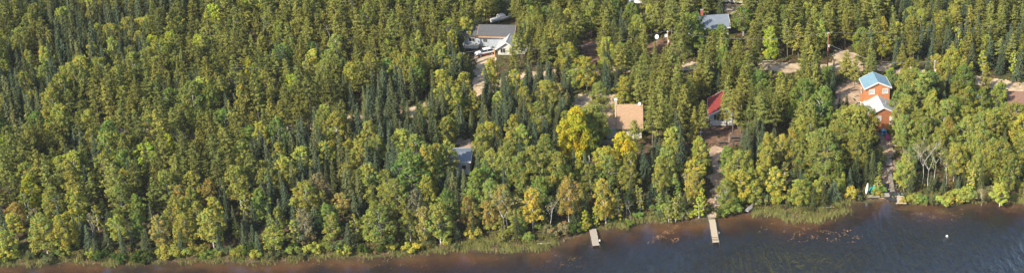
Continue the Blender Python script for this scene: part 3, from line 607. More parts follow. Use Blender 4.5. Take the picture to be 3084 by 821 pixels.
garden_chair('left one of the brown garden chairs by the timber seat frame', 2211, 440, 20); garden_chair('right one of the brown garden chairs by the timber seat frame', 2232, 436, -25)
t = thing('swing_frame', 'low timber swing seat frame beyond the earth path, beside garden chairs', 'swing seat', place(2216,428,.05), D2(-4))
for x in (-1.5, 1.5):
    for y in (-.45,.45): MB().box((x,y,.7), (.12,.12,1.4)).build('post', M['wood'], t)
MB().box((0,0,1.42), (2.9,.9,.08)).build('top', M['wood_dark'], t); MB().box((0,.05,.5), (1.9,.5,.06)).box((0,.3,.8), (1.9,.05,.5)).build('seat', M['wood_dark'], t)
t = thing('picnic_table', 'dark picnic table beside the head of the earth path', 'table', place(2173,436,.05), D2(12)); MB().box((0,0,.75), (1.8,.8,.06)).build('tabletop', M['wood_dark'], t)
for s in (-1, 1): MB().box((0,s*.75,.45), (1.8,.28,.05)).build('bench', M['wood_dark'], t); MB().box((s*.65,0,.4), (.08,1.5,.08)).box((s*.65,.3,.38), (.08,.08,.75), rx=.35).box((s*.65,-.3,.38), (.08,.08,.75), rx=-.35).build('leg', M['wood_dark'], t)
t = thing('birdbath', 'small white birdbath on the needle-covered yard left of the path', 'birdbath', place(2111,408)); MB().tube([(0,0,0),(0,0,.15),(0,0,.75)], [.22,.1,.09], 8).build('pedestal', M['white'], t); MB().tube([(0,0,.72),(0,0,.9)], [.12,.42], 12).build('basin', M['white'], t)
t = thing('fire_pit', 'round stone fire pit beside the lower end of the earth path', 'fire pit', place(2164,598,.05)); b = MB()
for k in range(11): b.box((.75*math.cos(k*.571), .75*math.sin(k*.571), .15), (.38,.28,.3), k*.571+1.57)
b.build('stone_ring', M['stone'], t); MB().tube([(0,0,0),(0,0,.06)], .6, 10).build('ash', M['grey_cloth'], t)
t = thing('stump', 'pale tree stump standing between shrubs left of the tan cottage', 'stump', place(1770,504)); MB().tube([(0,0,0),(0,0,.4),(.02,0,1.1)], [.42,.32,.3], 9).build('stump_wood', M['dead_bark'], t)
for lab, px, py, hh in (('broken bare white trunk, the taller of two behind the yellow tree', 1776, 500, 2.6), ('broken bare white trunk, the shorter of two behind the yellow tree', 1760, 494, 1.8)):
    tag(MB().tube([(0,0,0),(.05,0,hh*.5),(-.05,.05,hh)], [.16,.13,.09], 7).build('broken_trunk', M['dead_bark']), lab, 'snag').location = place(px, py)
t = thing('buoy', 'white mooring buoy floating alone on the open lake', 'buoy', (*at_z(2852,711,0), .1)); MB().loft([[(s*math.cos(q*math.pi/6), s*math.sin(q*math.pi/6), z) for q in range(12)] for z, s in ((-.2,.08),(-.14,.18),(0,.26),(.14,.2),(.22,.08))]).build('float', M['boat_white'], t, smooth=True); MB().tube([(0,0,.2),(0,0,.34)], .05, 6).build('eye', M['steel'], t)
# ------------------------------------------------------------------ poles, wires, dishes, flag
def wire(label, a, b_, sag, r=.015, name='power_line'):
    pts = [tuple(a[k]*(1-t)+b_[k]*t - (sag*4*t*(1-t) if k == 2 else 0) for k in range(3)) for t in np.linspace(0,1,17)]
    c = pts[0]; tag(MB().tube([tuple(p[k]-c[k] for k in range(3)) for p in pts], r, 5).build(name, M['steel']), label, 'power line').location = c
def ppole(label, px, py, hh, mt='rust', arm=.5, r=.15):
    """utility pole whose head shows at (px,py)"""
    x, y, z = on(px, py, hh); t = thing('utility_pole', label, 'utility pole', (x,y,z)); MB().tube([(0,0,-.2),(0,0,hh)], [r*1.15,r], 8).build('shaft', M[mt], t)
    MB().box((0,0,hh-.05), (arm,.12,.12)).build('crossarm', M['white'], t); MB().tube([(0,0,hh),(0,0,hh+.22)], .07, 6).build('insulator', M['white'], t)
    MB().tube([(.22,-.1,hh*.62),(.22,-.1,hh*.62+.6)], .14, 8).build('junction_box', M['white'], t); return (x,y,z+hh+.2)
pA = ppole('reddish utility pole beside the white and maroon car', 1489, 147, 7.5, 'fascia'); pB = ppole('reddish utility pole with white cap near the white satellite dish', 2011, 95, 7.5, 'fascia')
pC = ppole('tall red-brown utility pole standing in the pines above the orange house', 2495, 100, 9.5, 'rust', .6, .14); pD = ppole('short grey utility pole at the roadside above the right-hand birches', 2816, 184, 7.0, 'wood')
pE = ppole('reddish utility pole at the top edge above the pines', 2331, -6, 7.5, 'rust')
wire('overhead line from the pole by the maroon car to the dish pole', pA, pB, 1.6); wire('overhead line between the dish pole and the tall red-brown pole', pB, pC, 2.0)
wire('slack service cable from the tall red-brown pole down towards the road', (pC[0],pC[1],pC[2]-3), pD, 2.4, .02); wire('overhead line running right from the tall red-brown pole', pC, (pC[0]+75,pC[1]+14,pC[2]+1), 2.0)
wire('overhead line running left from the pole by the white and maroon car', pA, (pA[0]-60,pA[1]-12,pA[2]), 1.5)
dish(place(1979,138), .6, -35, 'big white satellite dish on a grey wooden pole in the pines', pole=2.6); dish(place(2006,130), .45, 20, 'small white satellite dish right of the big one', pole=2.2)
t = thing('flagpole', 'white flagpole carrying a drooping red and white flag near the slate-roofed house', 'flagpole', place(2236,112)); MB().tube([(0,0,0),(0,0,5.6)], [.05,.03], 6).build('pole', M['white'], t)
fl = MB().add([(x*.5+.1*math.sin(x*3), .1*math.sin(x*5), 5.3-z-x*.75) for x in (0,.5) for z in (0,1.3)], [(0,1,3,2)]).build('flag', M['flag_red'], t)
fl2 = MB().add([(x*.5+.1*math.sin(x*3), .1*math.sin(x*5), 5.3-z-x*.75) for x in (.5,1.2) for z in (0,1.3)], [(0,1,3,2)]).build('flag_centre', M['white'], fl)
MB().add([((x-.8)*.5+.35, .105, 4.85-z-x*.75+.2) for x in (.72,1.0) for z in (.45,.85)], [(0,1,3,2)]).build('leaf_emblem', M['flag_red'], fl2)
MB().add([(x*.5+.1*math.sin(x*3), .1*math.sin(x*5), 5.3-z-x*.75) for x in (1.2,1.7) for z in (0,1.3)], [(0,1,3,2)]).build('flag_fly', M['flag_red'], fl)
for o in (fl, *fl.children, *fl2.children): md = o.modifiers.new('thickness', 'SOLIDIFY'); md.thickness = .012
t = thing('water_tank', 'small blue drum beside the salmon-coloured house', 'drum', place(2943,304)); MB().tube([(0,0,0),(0,0,1.5)], .5, 12).build('drum', M['blue'], t); MB().tube([(0,0,1.5),(0,0,1.58)], .42, 12).build('lid', M['white'], t)
for lab, px, py, L_, rz in (('bleached log lying in the sedge left of the landing', 2494, 627, 2.6, 12), ('bleached driftwood branch on the shore at the far right', 3030, 597, 3.4, -4), ('grey fallen log on the shore among sedge at the left', 1640, 735, 2.8, 3), ('short white log at the water edge at the left', 1617, 749, .9, 0), ('pale log lying beside the sandy road', 2311, 187, 2.8, 2)):
    tag(MB().tube([(-L_/2,0,0),(-L_*.1,.06,.03),(L_/2,.25,.02)], [.11,.09,.04], 7).tube([(L_*.1,.1,.03),(L_*.3,.5,.15)], [.05,.02], 5).build('log', M['dead_bark']), lab, 'log').location = place(px, py, .22)
    bpy.context.view_layer.objects
# ------------------------------------------------------------------ the forest
KN = {'birch': ('birch_tree','birch tree'), 'slim': ('birch_tree','birch tree'), 'round': ('poplar_tree','poplar tree'), 'pine': ('pine_tree','pine tree'), 'spruce': ('spruce_tree','spruce tree'), 'bare': ('dead_birch','dead birch')}
YG, OG, FG, LG, DG, BY, GO, OT, GR = 'yellow-green','olive green','fresh green','lime green','deep green','bright yellow','golden','orange-tinged','greyish'
OL, PO, DO, BG, DK, GG = 'olive','pale olive','dark olive','blue-green','dark green','grey-green'
TREES = []   # surveyed trees: kind, tip px, tip py, height m, width factor, hue, own label
def T(k, hue, *pts):
    for p in pts: TREES.append((k, p[0], p[1], p[2], p[3] if len(p) > 3 else 1.0, hue, p[4] if len(p) > 4 else None))
T('spruce', BG, (1597,192,7),(1616,175,8),(1627,178,7),(1645,175,8),(1658,186,6.5),(1665,210,6),(1463,201,8),(1518,210,8.5),(1531,214,7),(1536,234,7),(1579,225,7.5),(1700,219,8),(1712,224,7),(1820,127,9),(1831,122,9.5),(1824,175,9),(1455,262,6),(1481,314,8),(1494,314,8.5),(1505,318,8),(1516,283,8.5),(1524,296,8),(1536,287,8),(1546,296,7),(1579,301,7.5),(1577,336,7),(1595,355,8),(1601,368,8),(1612,357,9),(1634,353,8.5),(1662,355,7.5),(1588,432,6),(1553,434,5),(1505,414,7),(1518,428,6.5),(1848,63,8),(1875,59,8.5),(1886,61,8),
 (2249,364,9.5),(2257,384,8),(2271,372,8),(2284,344,8),(2296,352,7.5),(2389,506,6),(2411,497,6.5),(2502,57,7),(2751,31,8),(2760,44,8),(2795,61,9),(2812,66,9),(2850,74,9),(2858,87,8.5),(2882,101,8),(2915,52,8),(2937,127,7),(2930,131,7),(2985,107,9),(3014,144,7),(3038,98,8.5),(3053,79,9),(2699,127,7),(2893,305,5),(2911,301,5),(2817,353,6),(2806,515,5),(2440,48,8),(2720,120,7),(2961,130,7))
T('spruce', BG, (1673,386,8.5,1.1,'broad blue-green spruce at the left foot of the bright yellow poplar'),(1726,443,6.5,1,'slim blue-green spruce below the right edge of the bright yellow poplar'),(1568,417,6.5,1,'blue-green spruce standing in front of the pale birches left of the yellow poplar'),(1433,456,8.5,1.1,'stout blue-green spruce hiding the corner of the low grey cottage'),(1492,390,8,1,'tall blue-green spruce among olive birches right of the low grey cottage'),(1518,500,8.5,1,'dark blue-green spruce rising alone between birches near the left shore'),
 (2047,366,12.5,1,'tallest blue-green spruce, spire-like, left of the earth path'),(2034,331,10,.9,'narrow spruce directly behind the tallest spire-like spruce'),(2039,458,9,1,'grey-green spruce in front of the tallest spire-like spruce'),(2111,471,7,.9,'slim blue-green spruce among yellow birches beside the earth path'),(2387,344,5,1,'small pale blue spruce peeping over birches under the dark pines'),(2621,77,10,1,'tall blue-green spruce above the sandy road behind the orange house'),(2797,173,6,1,'blue-green spruce beside the short grey utility pole'),(2551,280,4,1,'small spruce in the clearing just left of the orange house'),(2529,292,4,1,'small dark spruce further left in the clearing by the orange house'),(2720,197,5,1,'small grey-green spruce at the roadside right of the blue roof'),(2511,540,5,1.6,'low spreading blue-green spruce near the shore left of the canoe'))
T('spruce', DK, (2540,357,7,1,'dark green spruce wedged between big birches left of the orange house'),(2630,420,8,1,'upper dark spruce beside the earth path below the orange house'),(2634,449,9,1,'lower dark spruce beside the path just behind the teal tarpaulin'))
T('round', BY, (1724,325,11.6,.93,'great bright yellow poplar left of the tan-roofed cottage'))
T('round', OG, (1774,316,9.6,1.05,'great olive green poplar touching the tan-roofed cottage'))
T('birch', BY, (1886,396,9.5,1.2,'bright yellow birch in front of the tan-roofed cottage'),(1868,428,5.5,.8,'smaller bright yellow birch left of the brightest one by the tan cottage'))
T('birch', LG, (2319,83,8.5,.85,'lone lime green birch standing by the sandy road'),(2685,206,5.5,.9,'small lime green birch just behind the blue-roofed house'))
T('birch', YG, (1706,133,8,1.3),(1763,168,9,1.1),(1776,9,9),(1557,210,8),(1544,344,8),(1566,375,8),(1479,175,9,.8),(1914,44,8),(2108,416,8,.85,'yellow-green birch on the left bank of the earth path'),(2091,480,7),(2345,500,8.5,1,'tall yellow-green birch on the shore behind the widest sedge'),(2288,502,6.5),(2257,506,7,.8),(2268,540,6),(2437,9,8),(2452,25,8),(2775,28,8,.8),(2836,35,8),(2854,48,8.5),(2968,105,7,1.2),(2731,462,8,1,'yellow-green birch leaning over the right side of the landing'),(1597,20,8),(1960,15,8),(2876,144,9),(1808,545,6,.6),(3016,549,5.5,1.1,'yellow bush-like birch on the shore at the far right'),(2459,541,5,.8),(2231,513,8),(2200,515,7),(1820,445,8,1.1))
T('birch', OG, (1623,307,9,1.4),(1426,275,8),(1452,377,8),(1483,447,9),(1518,458,9),(1562,458,10),(1627,438,11,1.25),(1676,462,10.5,1.0),(1897,462,10.2,.9,'tall olive green birch in front of the bright yellow birch'),(2004,445,10.5,.9),(1990,470,10,.9),(2323,401,10),(2389,379,11),(2446,357,9),(2599,314,11.5,1.25,'broad olive green birch hiding the left side of the orange house wing'),(2572,309,11.5),(2546,318,10),(2502,388,12,1.35,'largest olive green birch in the middle of the right shore stand'),(2489,423,11.5,1.2),(2581,392,11.5,.9),(2603,397,10.5,.75),(2528,370,11),(2753,210,10,1.2),(2790,215,10,1.2),(2766,240,10),(2841,296,9,1.25),(2722,250,10,1.0,'broad olive green birch pressing against the right side of the orange house'),(2788,353,9),(2924,353,10.5,1.1),(2959,384,10.5,1.1),(2994,344,9),(3055,309,10,1.1),(3020,414,10),(3077,401,9.5),(2841,379,9),(2880,432,9),(2950,462,8),(2734,345,9),(2906,267,8),(1802,245,8),(1340,425,9),(1308,430,9.5),(1322,455,8),(1654,245,8,1.2),(1474,541,9.5),(1446,400,8),(1530,395,7),(2254,454,7.5),(2214,454,8),(1829,470,8),(2300,440,9),(2415,420,9),(2461,400,10),(2985,440,9),(3050,460,9),(2810,290,9),(2740,290,9),(2706,312,9),(2765,330,9))
T('birch', FG, (1426,513,9,1.1,'fresh green birch at the left edge below the low grey cottage'),(2428,240,12,1.2,'tall fresh green birch left of the clearing by the orange house'),(2472,255,12,1.1,'tall fresh green birch at the edge of the clearing, the right of two'),(2178,74,7),(2150,92,5.5),(2128,84,6),(2074,44,11,1.2,'broad fresh green birch hiding the slate-roofed house'),(2100,39,9),(2166,157,8.5,.8),(2183,136,10,.8),(2192,438,7.5),(1426,575,8),(1627,534,8),(2603,83,8),(2428,519,4.5,.7),(2240,20,8),(1900,10,8),(1870,130,7),(3016,249,8,1.2),(2960,268,7),(1705,490,8))
T('birch', 'golden', (1597,567,9.5,1.05,'golden birch on the left shore behind the sedge'),(2091,515,7,.9,'golden birch with pale trunk right of the spruces by the path'),(2660,48,6,.7),(2823,162,6,.9),(2863,349,6.5,.8),(2703,352,5,.8,'small golden birch touching the orange deck'),(1820,539,10.5,.9,'orange-gold birch leaning by the grey plank dock'),(1852,470,6,.8))
T('birch', OT, (1518,556,9.5,.9,'orange-tinged birch with a long white trunk near the left shore'),(1680,251,7),(1655,253,7),(1706,537,10,.9,'thin-topped greyish birch above the left shore'),(3025,428,6),(2863,352,6),(1474,600,7,.8),(1412,590,8,.8))
T('slim', LG, (2966,149,6.5,1),(3057,157,6,1),(2288,201,4.5),(2347,214,5),(2893,81,8),(1759,630,4.8,1.1,'small bright lime birch on the shore left of the grey plank dock'),(1794,615,5,.9,'slender yellow-green birch right beside the grey plank dock'),(2476,530,5),(2117,560,5.5,.8),(2104,592,5))
T('slim', OG, (2033,594,5.5,1.3),(2045,575,6),(1925,560,6),(1860,585,6),(2013,615,4.2,1.3))
T('bare', GR, (1509,587,9,1,'dead white birch with naked limbs standing by the left shore'),(2069,515,7,1,'bare white branching birch near the spruces left of the path'),(2273,206,5,1,'small grey leafless tree by the sandy road'),(2411,419,8,1,'pale forked bare trunks among birches under the blue spruce'),(2710,298,8,1,'bare pale birch right of the white wing roof'),(2735,318,9,1,'second bare pale birch, farther right of the white wing roof'),(2753,454,9,1.1,'leaning bare white birch just right of the landing'),(2784,419,11,1.1,'tallest bare white birch among the right shore trees'),(2801,440,10),(2854,462,8,1.3,'bare birch with a wide grey forked crown right of the landing'),(1885,593,4.8,1.2,'white dead tree leaning on the bank between the two long docks'),(1899,610,4.2,1.2,'smaller white dead tree forking low on the bank between the docks'),(1706,535,7),(1597,560,9),(2328,420,8,1,'leaning white bare trunk in the birches right of the garden chairs'),(2960,560,4.5,1.4),(2140,100,5),(2054,640,2.2,1.2),(2905,60,6),(1655,590,8),(2355,415,8),(2820,425,9),(2768,430,9))
T('pine', PO, (2187,223,14,.95,'pale olive pine standing in front of the red roof'),(2232,236,13.5,.9),(2206,262,13,.8),(2222,300,9,.8),(2175,300,6,.8),(1562,92,9),(2110,300,10),(2085,318,9),(1910,355,7.5,1,'pine in front of the tan-roofed cottage wall'),(2551,152,8.5,1.25,'bushy olive pine beneath the tall red-brown utility pole'),(2577,165,8),(2610,162,8.5),(2875,147,9),(2902,162,9),(2924,184,9),(2976,184,9.5,1.1),(2320,210,8),(2375,215,9),(2400,205,9),(2240,200,11),(2255,150,11),(1543,135,7))
SHOWN = [  # things that must stay in sight: rectangle in survey pixels and the ground row they stand on
 (1440,72,1552,150,150),(1434,146,1500,196,190),(1822,306,1934,425,440),(1680,330,1832,455,478),(2117,285,2172,350,372),(2196,292,2222,330,372),(2589,210,2684,330,385),(2630,322,2684,412,412),(1785,640,1812,745,690),(2135,640,2170,735,655),(2132,446,2182,645,655),(2200,420,2246,446,450),
 (2652,420,2700,640,620),(2600,545,2730,620,630),(2484,98,2508,150,165),(1965,84,2020,122,140),(2086,92,2104,122,130),(2118,42,2196,86,100),(2225,62,2246,90,112),(2090,376,2180,440,450),(1739,276,1832,318,340),(2505,246,2560,300,345),(3040,266,3084,300,330),(2958,236,3084,262,262),(2300,186,2350,208,220),(2940,285,2962,306,320),
 (2305,190,2350,212,222),(2375,195,2400,212,222),(2522,160,2560,205,212),(2650,190,2690,208,218),(2075,192,2092,204,208),(1400,420,1416,480,480),(1444,200,1462,262,300),(1490,42,1532,70,75),(2190,0,2226,14,20),(1912,0,1934,12,15),(1752,138,1800,186,190),(2253,612,2275,632,640),(2820,180,2834,210,215)]
W_ROAD = None
placed = []; HOUSES = [(o.matrix_basis.translation.x, o.matrix_basis.translation.y) for o in bpy.data.objects if o.get('category') in ('house','car','trailer')]
tree_list = []   # kind, x, y, z, h, wf, hue, label
for k, px, py, hh, wf, hue, lab in TREES:
    x, y, z = on(px, py, hh); tree_list.append([k, x, y, z, hh, wf, hue, lab]); placed.append((x, y))
tk2 = taken.copy()
for sx, sy in ((1,0),(-1,0),(0,1),(0,-1)): tk2 |= np.roll(np.roll(taken, sx, 1), sy, 0)
def cell(x, y): return min(int(np.searchsorted(gy, y))-1, tk2.shape[0]-1), min(int(np.searchsorted(gx, x))-1, tk2.shape[1]-1)
def in_clear(x, y): return tk2[cell(x, y)]
XL = at_z(0, 760, 0)[0]
def mix(px, py, d):
    """which tree grows here: (kind, hue, height)"""
    r = random.random(); u = random.uniform
    if d < 2.2: return None
    shore = d < 15
    if px < 1407:
        n = math.sin(px*.011+1)*math.cos(py*.017)+math.sin(px*.004+py*.006)*.7
        if shore: return ('birch', random.choice((OG,YG,OG,FG,YG,OG,GR,OT)), u(5.5,9.5)) if r < .74 else (('spruce', BG, u(4,7)) if r < .9 else ('slim', YG, u(4,7)) if r < .97 else ('bare', GR, u(5,8)))
        if n > .45: return ('spruce', random.choice((BG,BG,DK,GG)), u(6,10.5)) if r < .7 else ('birch', random.choice((OG,YG)), u(6,9))
        if n < -.35 or py < 215: return ('pine', random.choice((OL,PO,DO,OL)), u(6,12.5)) if r < .8 else (('birch', random.choice((YG,LG,OG)), u(6,9)) if r < .95 else ('bare', GR, u(6,9)))
        return ('birch', random.choice((OG,OG,YG,FG)), u(7,11)) if r < .62 else (('pine', OL, u(8,11)) if r < .8 else ('spruce', BG, u(6,10)))
    if shore: return ('birch', random.choice((OG,YG,OG,FG)), u(4.5,7.5)) if r < .56 else (('slim', random.choice((YG,OG,FG)), u(3.5,6)) if r < .74 else ('spruce', random.choice((BG,DK)), u(3.5,7.5)))
    if px < 1735 and py > 225 and py < 480: return ('spruce', random.choice((BG,BG,GG)), u(5,7.5)) if r < .42 else ('birch', random.choice((OG,YG)), u(5,7))
    if 1925 < px < 2130 and py < 470: return ('pine', random.choice((OL,PO,OL)), u(8.5,13.5))
    if 2180 < px < 2460 and py < 430: return ('pine', random.choice((OL,PO,DO)), u(9,12)) if r < .9 else ('birch', FG, u(6,9))
    if 2690 < px and py > 262: return ('birch', random.choice((OG,OG,FG,YG)), u(6,9.5)) if r < .88 else ('spruce', BG, u(4,7))
    if py < 250:
        if px > 2640: return ('pine', random.choice((OL,DO,PO)), u(6,11.5)) if r < .6 else (('spruce', BG, u(6,9)) if r < .8 else ('birch', YG, u(6,8.5)))
        return ('pine', random.choice((OL,PO,OL,DO)), u(6.5,11.5)) if r < .78 else (('spruce', BG, u(5,8)) if r < .86 else ('birch', random.choice((YG,FG)), u(6,8.5)))
    return ('birch', random.choice((OG,YG,FG)), u(5,8)) if r < .7 else ('spruce', BG, u(4,7))
GRID = {}
def near(x, y, r):
    ci, cj = int(x//4), int(y//4)
    return any((x-a)**2+(y-b_)**2 < r*r for i in (-1,0,1) for j in (-1,0,1) for a, b_ in GRID.get((ci+i, cj+j), ()))
def put(x, y): GRID.setdefault((int(x//4), int(y//4)), []).append((x, y))
for x, y in placed: put(x, y)
random.seed(5)
for _ in range(42000):
    y = random.uniform(228, 455); x = random.uniform(-1, 1)
    lo, hi = (-2300)/F*y*1.12, 920/F*y*1.12; x = lo+(x+1)/2*(hi-lo)
    z = hz(x, y)
    if z < .2: continue
    px, py, s = proj(x, y, z)
    if not (-140 < px < 3230 and -170 < py < 840): continue
    d = float(CD[cell(x, y)]); sp_ = mix(px, py, d)
    if not sp_: continue
    k, hue, hh = sp_; rad = {'pine': 2.5, 'spruce': 1.9, 'birch': 3.1, 'slim': 2.0, 'bare': 2.6, 'round': 4}[k]
    rad *= random.uniform(.8, 1.35)
    if near(x, y, rad) or in_clear(x, y) or any(abs(x-a) < 6.0 and abs(y-b_) < 7.0 for a, b_ in HOUSES): continue
    tp = proj(x, y, z+hh)[1]; hw = {'pine': 1.7, 'spruce': 1.3, 'birch': 2.2, 'slim': 1.4, 'bare': 1.2}[k]*s; bad = False
    for x0, y0, x1, y1, gy_ in SHOWN:
        if px+hw > x0 and px-hw < x1 and tp < y1 and py > gy_-8 and tp+ (py-tp)*.0 < y1 and py > y0: bad = True; break
    if bad: continue
    put(x, y); tree_list.append([k, x, y, z, hh, 1.0, hue, None])
# landmarks for the labels
LM = {'the blue-grey house': place(1494,125), 'the tan-roofed cottage': place(1893,377), 'the red-roofed cottage': place(2176,345), 'the orange house': place(2650,370), 'the grey plank dock': place(1785,690), 'the sandy-coloured dock': place(2144,660),
 'the landing': place(2711,588), 'the slate-roofed house': place(2138,98), 'the salmon-coloured house': place(3068,322), 'the tall red-brown utility pole': place(2500,160), 'the low grey cottage': place(1390,452), 'the great yellow poplar': place(1724,450),
 'the widest sedge bed': place(2440,620), 'the big satellite dish': place(1979,138), 'the short grey utility pole': place(2820,225), 'the far right shore': place(3040,590), 'the white motorboat': place(1512,64), 'the beige trailer': place(2207,20)}
ORD = ['nearest', 'second nearest', 'third nearest']; SHORT = {'the tall red-brown utility pole': 'the red-brown pole'}
vis = []; rest = []
for t in tree_list:
    px, py, s = proj(t[1], t[2], t[3]); tp = proj(t[1], t[2], t[3]+t[4])[1]
    vis.append((px > 1407 and px < 3095 and tp < 821 and py > -4, s*t[4]))
bycat = {}
for i, t in enumerate(tree_list): bycat.setdefault(KN[t[0]][1], []).append(i)
chosen = set()
for c, ids in bycat.items():
    ids = [i for i in ids if vis[i][0]]; ids.sort(key=lambda i: (-(tree_list[i][7] is not None), -vis[i][1])); chosen |= set(ids[:300])
cls = {}
for i in chosen:
    t = tree_list[i]
    if t[7]: continue
    lm = min(LM, key=lambda k: math.hypot(LM[k][0]-t[1], LM[k][1]-t[2])); cls.setdefault((KN[t[0]][1], t[6], lm), []).append((math.hypot(LM[lm][0]-t[1], LM[lm][1]-t[2]), i))
LAB = {}
for (c, hue, lm), l in cls.items():
    l.sort()
    for r, (dd, i) in enumerate(l):
        if r < 3: LAB[i] = ('%s %s standing %s to %s' % (hue, c, ORD[r], lm) if len(l) > 1 else 'only %s %s close to %s' % (hue, c, lm), None)
    far = {}
    for dd, i in l[3:]:
        t = tree_list[i]; dx, dy = t[1]-LM[lm][0], t[2]-LM[lm][1]; side = ('to the right of' if dx > 0 else 'to the left of') if abs(dx) > abs(dy)*.8 else ('farther back behind' if dy > 0 else 'in front of')
        size = 'tall' if t[4] > {'pine tree': 10.4, 'spruce tree': 7.6, 'birch tree': 8.6}.get(c, 7) else 'shorter'; far.setdefault((size, side), []).append(i)
    for (size, side), ids in far.items():
        lb = '%s %s %s %s %s' % (size, hue, c, side, lm); g = ('%s %ss %s %s %s' % (hue, c, size, side, lm)) if len(ids) > 1 else None
        for i in ids: LAB[i] = (lb, g)
random.seed(9)
def jitter(hue):
    c = HUE[hue]; k = random.uniform(.80, 1.22); g = random.uniform(-.10,.10); return (c[0]*k*(1+g), c[1]*k, c[2]*k*(1-g))
def set_tree(i):
    k, x, y, z, hh, wf, hue, lab = tree_list[i]; nm, cat = KN[k]; p = random.choice(PRO[k]); s = hh/p[2]; wf *= random.uniform(.8, 1.2) if not lab else 1; rz = random.uniform(0, 6.28)
    col = jitter(hue); return p, s, wf, rz, col, nm, cat, lab
stuff = {}
for i in range(len(tree_list)):
    p, s, wf, rz, col, nm, cat, lab = set_tree(i); k, x, y, z, hh = tree_list[i][:5]
    sc = (s**.6*wf if k != 'bare' else s, s**.6*wf if k != 'bare' else s, s)
    if i in chosen:
        lb, g = (lab, None) if lab else LAB[i]; cat2 = cat
        e = thing(nm, lb, cat2, (x, y, z-.05), rz, g); e.scale = sc; e.rotation_euler = (random.gauss(0,.035), random.gauss(0,.035), rz)
        a = link('trunk', p[0], e); b_ = link('crown', p[1], e); b_.color = (*col, 1)
    else: stuff.setdefault(k if k != 'slim' else 'birch', []).append((p, x, y, z-.05, rz, sc, col))
BARK = {'pine': 'pine_bark', 'spruce': 'pine_bark', 'birch': 'birch_bark', 'bare': 'dead_bark', 'round': 'pine_bark'}
NMS = {'pine': 'pine_wood', 'spruce': 'spruce_wood', 'birch': 'birch_wood', 'bare': 'dead_trees', 'round': 'poplar_wood'}
M['bark_white'] = M['birch_bark']
for k, l in stuff.items():
    V, Q, Tn, n0 = [], [], [], 0; V2, F2 = [], []
    for p, x, y, z, rz, sc, col in l:
        v, q, tn = p[3]; v, tn = v.reshape(-1,4,3)[1::2], tn[1::2]; v = ((v-v.mean(1, keepdims=True))*1.38+v.mean(1, keepdims=True)).reshape(-1,3); q = q[:len(tn)]; c, s_ = math.cos(rz), math.sin(rz); step = 1; px = proj(x, y, z)[0]
        v = v*np.array(sc); v = np.stack([v[:,0]*c-v[:,1]*s_+x, v[:,0]*s_+v[:,1]*c+y, v[:,2]+z], 1); V.append(v); Q.append(q+n0); Tn.append(tn*np.array(col)); n0 += len(v)
        tv = np.array(p[4].v)*np.array(sc); m0 = len(V2); V2 += list(zip(tv[:,0]*c-tv[:,1]*s_+x, tv[:,0]*s_+tv[:,1]*c+y, tv[:,2]+z)); F2 += [tuple(a+m0 for a in f) for f in p[4].f]
    o = tag(link(NMS[k], np_mesh(NMS[k], np.vstack(V), np.vstack(Q), M['needle' if k in ('pine','spruce') else 'leaf'], np.vstack(Tn))), kind='stuff'); o.color = (1,1,1,1)
    m = bpy.data.meshes.new('trunks'); m.from_pydata(V2, [], F2); m.materials.append(M[BARK[k]]); tag(link('trunks', m, o), kind='stuff')
print('TREES', len(tree_list), 'individual', len(chosen), {c: sum(1 for i in l if i in chosen) for c, l in bycat.items()}, {k: len(l) for k, l in stuff.items()})
# ------------------------------------------------------------------ low growth
def scatter(n, poly=None, test=None):
    out = []; xs = [p[0] for p in poly]; ys = [p[1] for p in poly]; P = poly_w(poly); xs = [p[0] for p in P]; ys = [p[1] for p in P]
    X = rng.uniform(min(xs), max(xs), n*4); Y = rng.uniform(min(ys), max(ys), n*4); k = inside(P, X+rng.normal(0,.8,len(X))+np.sin(Y*1.1)*.7, Y+rng.normal(0,.8,len(X))+np.sin(X*.9)*.8); X, Y = X[k][:n], Y[k][:n]; D = sdist(X, Y); return X, Y, D
def heights(X, Y):
    i = np.clip(np.searchsorted(gx, X)-1, 0, len(gx)-2); j = np.clip(np.searchsorted(gy, Y)-1, 0, len(gy)-2); u = (X-gx[i])/(gx[i+1]-gx[i]); v = (Y-gy[j])/(gy[j+1]-gy[j])
    return (GZ[j,i]*(1-u)+GZ[j,i+1]*u)*(1-v)+(GZ[j+1,i]*(1-u)+GZ[j+1,i+1]*u)*v
# reeds and sedge: tufts of upright blades, standing on the bank and out into the shallows
def blades(name, X, Y, h, w, hues, per=5, label=None):
    Z = np.maximum(heights(X, Y), -.35); n = len(X); X = np.repeat(X, per)+rng.normal(0, .12, n*per); Y = np.repeat(Y, per)+rng.normal(0, .12, n*per); Z = np.repeat(Z, per); n *= per
    a = rng.uniform(0, 6.28, n); hh = h*rng.uniform(.4, 1.25, n)*(.85+.5*np.sin(X*1.7)*np.sin(Y*2.1+X*.6)); lean = rng.normal(0, .22, (n, 2)); ww = w*rng.uniform(.6, 1.4, n); dx, dy = np.cos(a)*ww, np.sin(a)*ww
    top = np.stack([X+lean[:,0]*hh, Y+lean[:,1]*hh, np.maximum(Z, -.05)+hh], 1); v = np.stack([np.stack([X-dx, Y-dy, Z], 1), np.stack([X+dx, Y+dy, Z], 1), top+np.stack([dx, dy, 0*dx], 1)*.25, top-np.stack([dx, dy, 0*dx], 1)*.25], 1).reshape(-1, 3)
    hu = np.array(hues)[rng.integers(0, len(hues), n)]; o = link(name, np_mesh(name, v, np.arange(n*4).reshape(-1, 4), M['blade'], hu*rng.uniform(.75, 1.25, (n, 1)))); o.color = (1,1,1,1); return tag(o, kind='stuff')
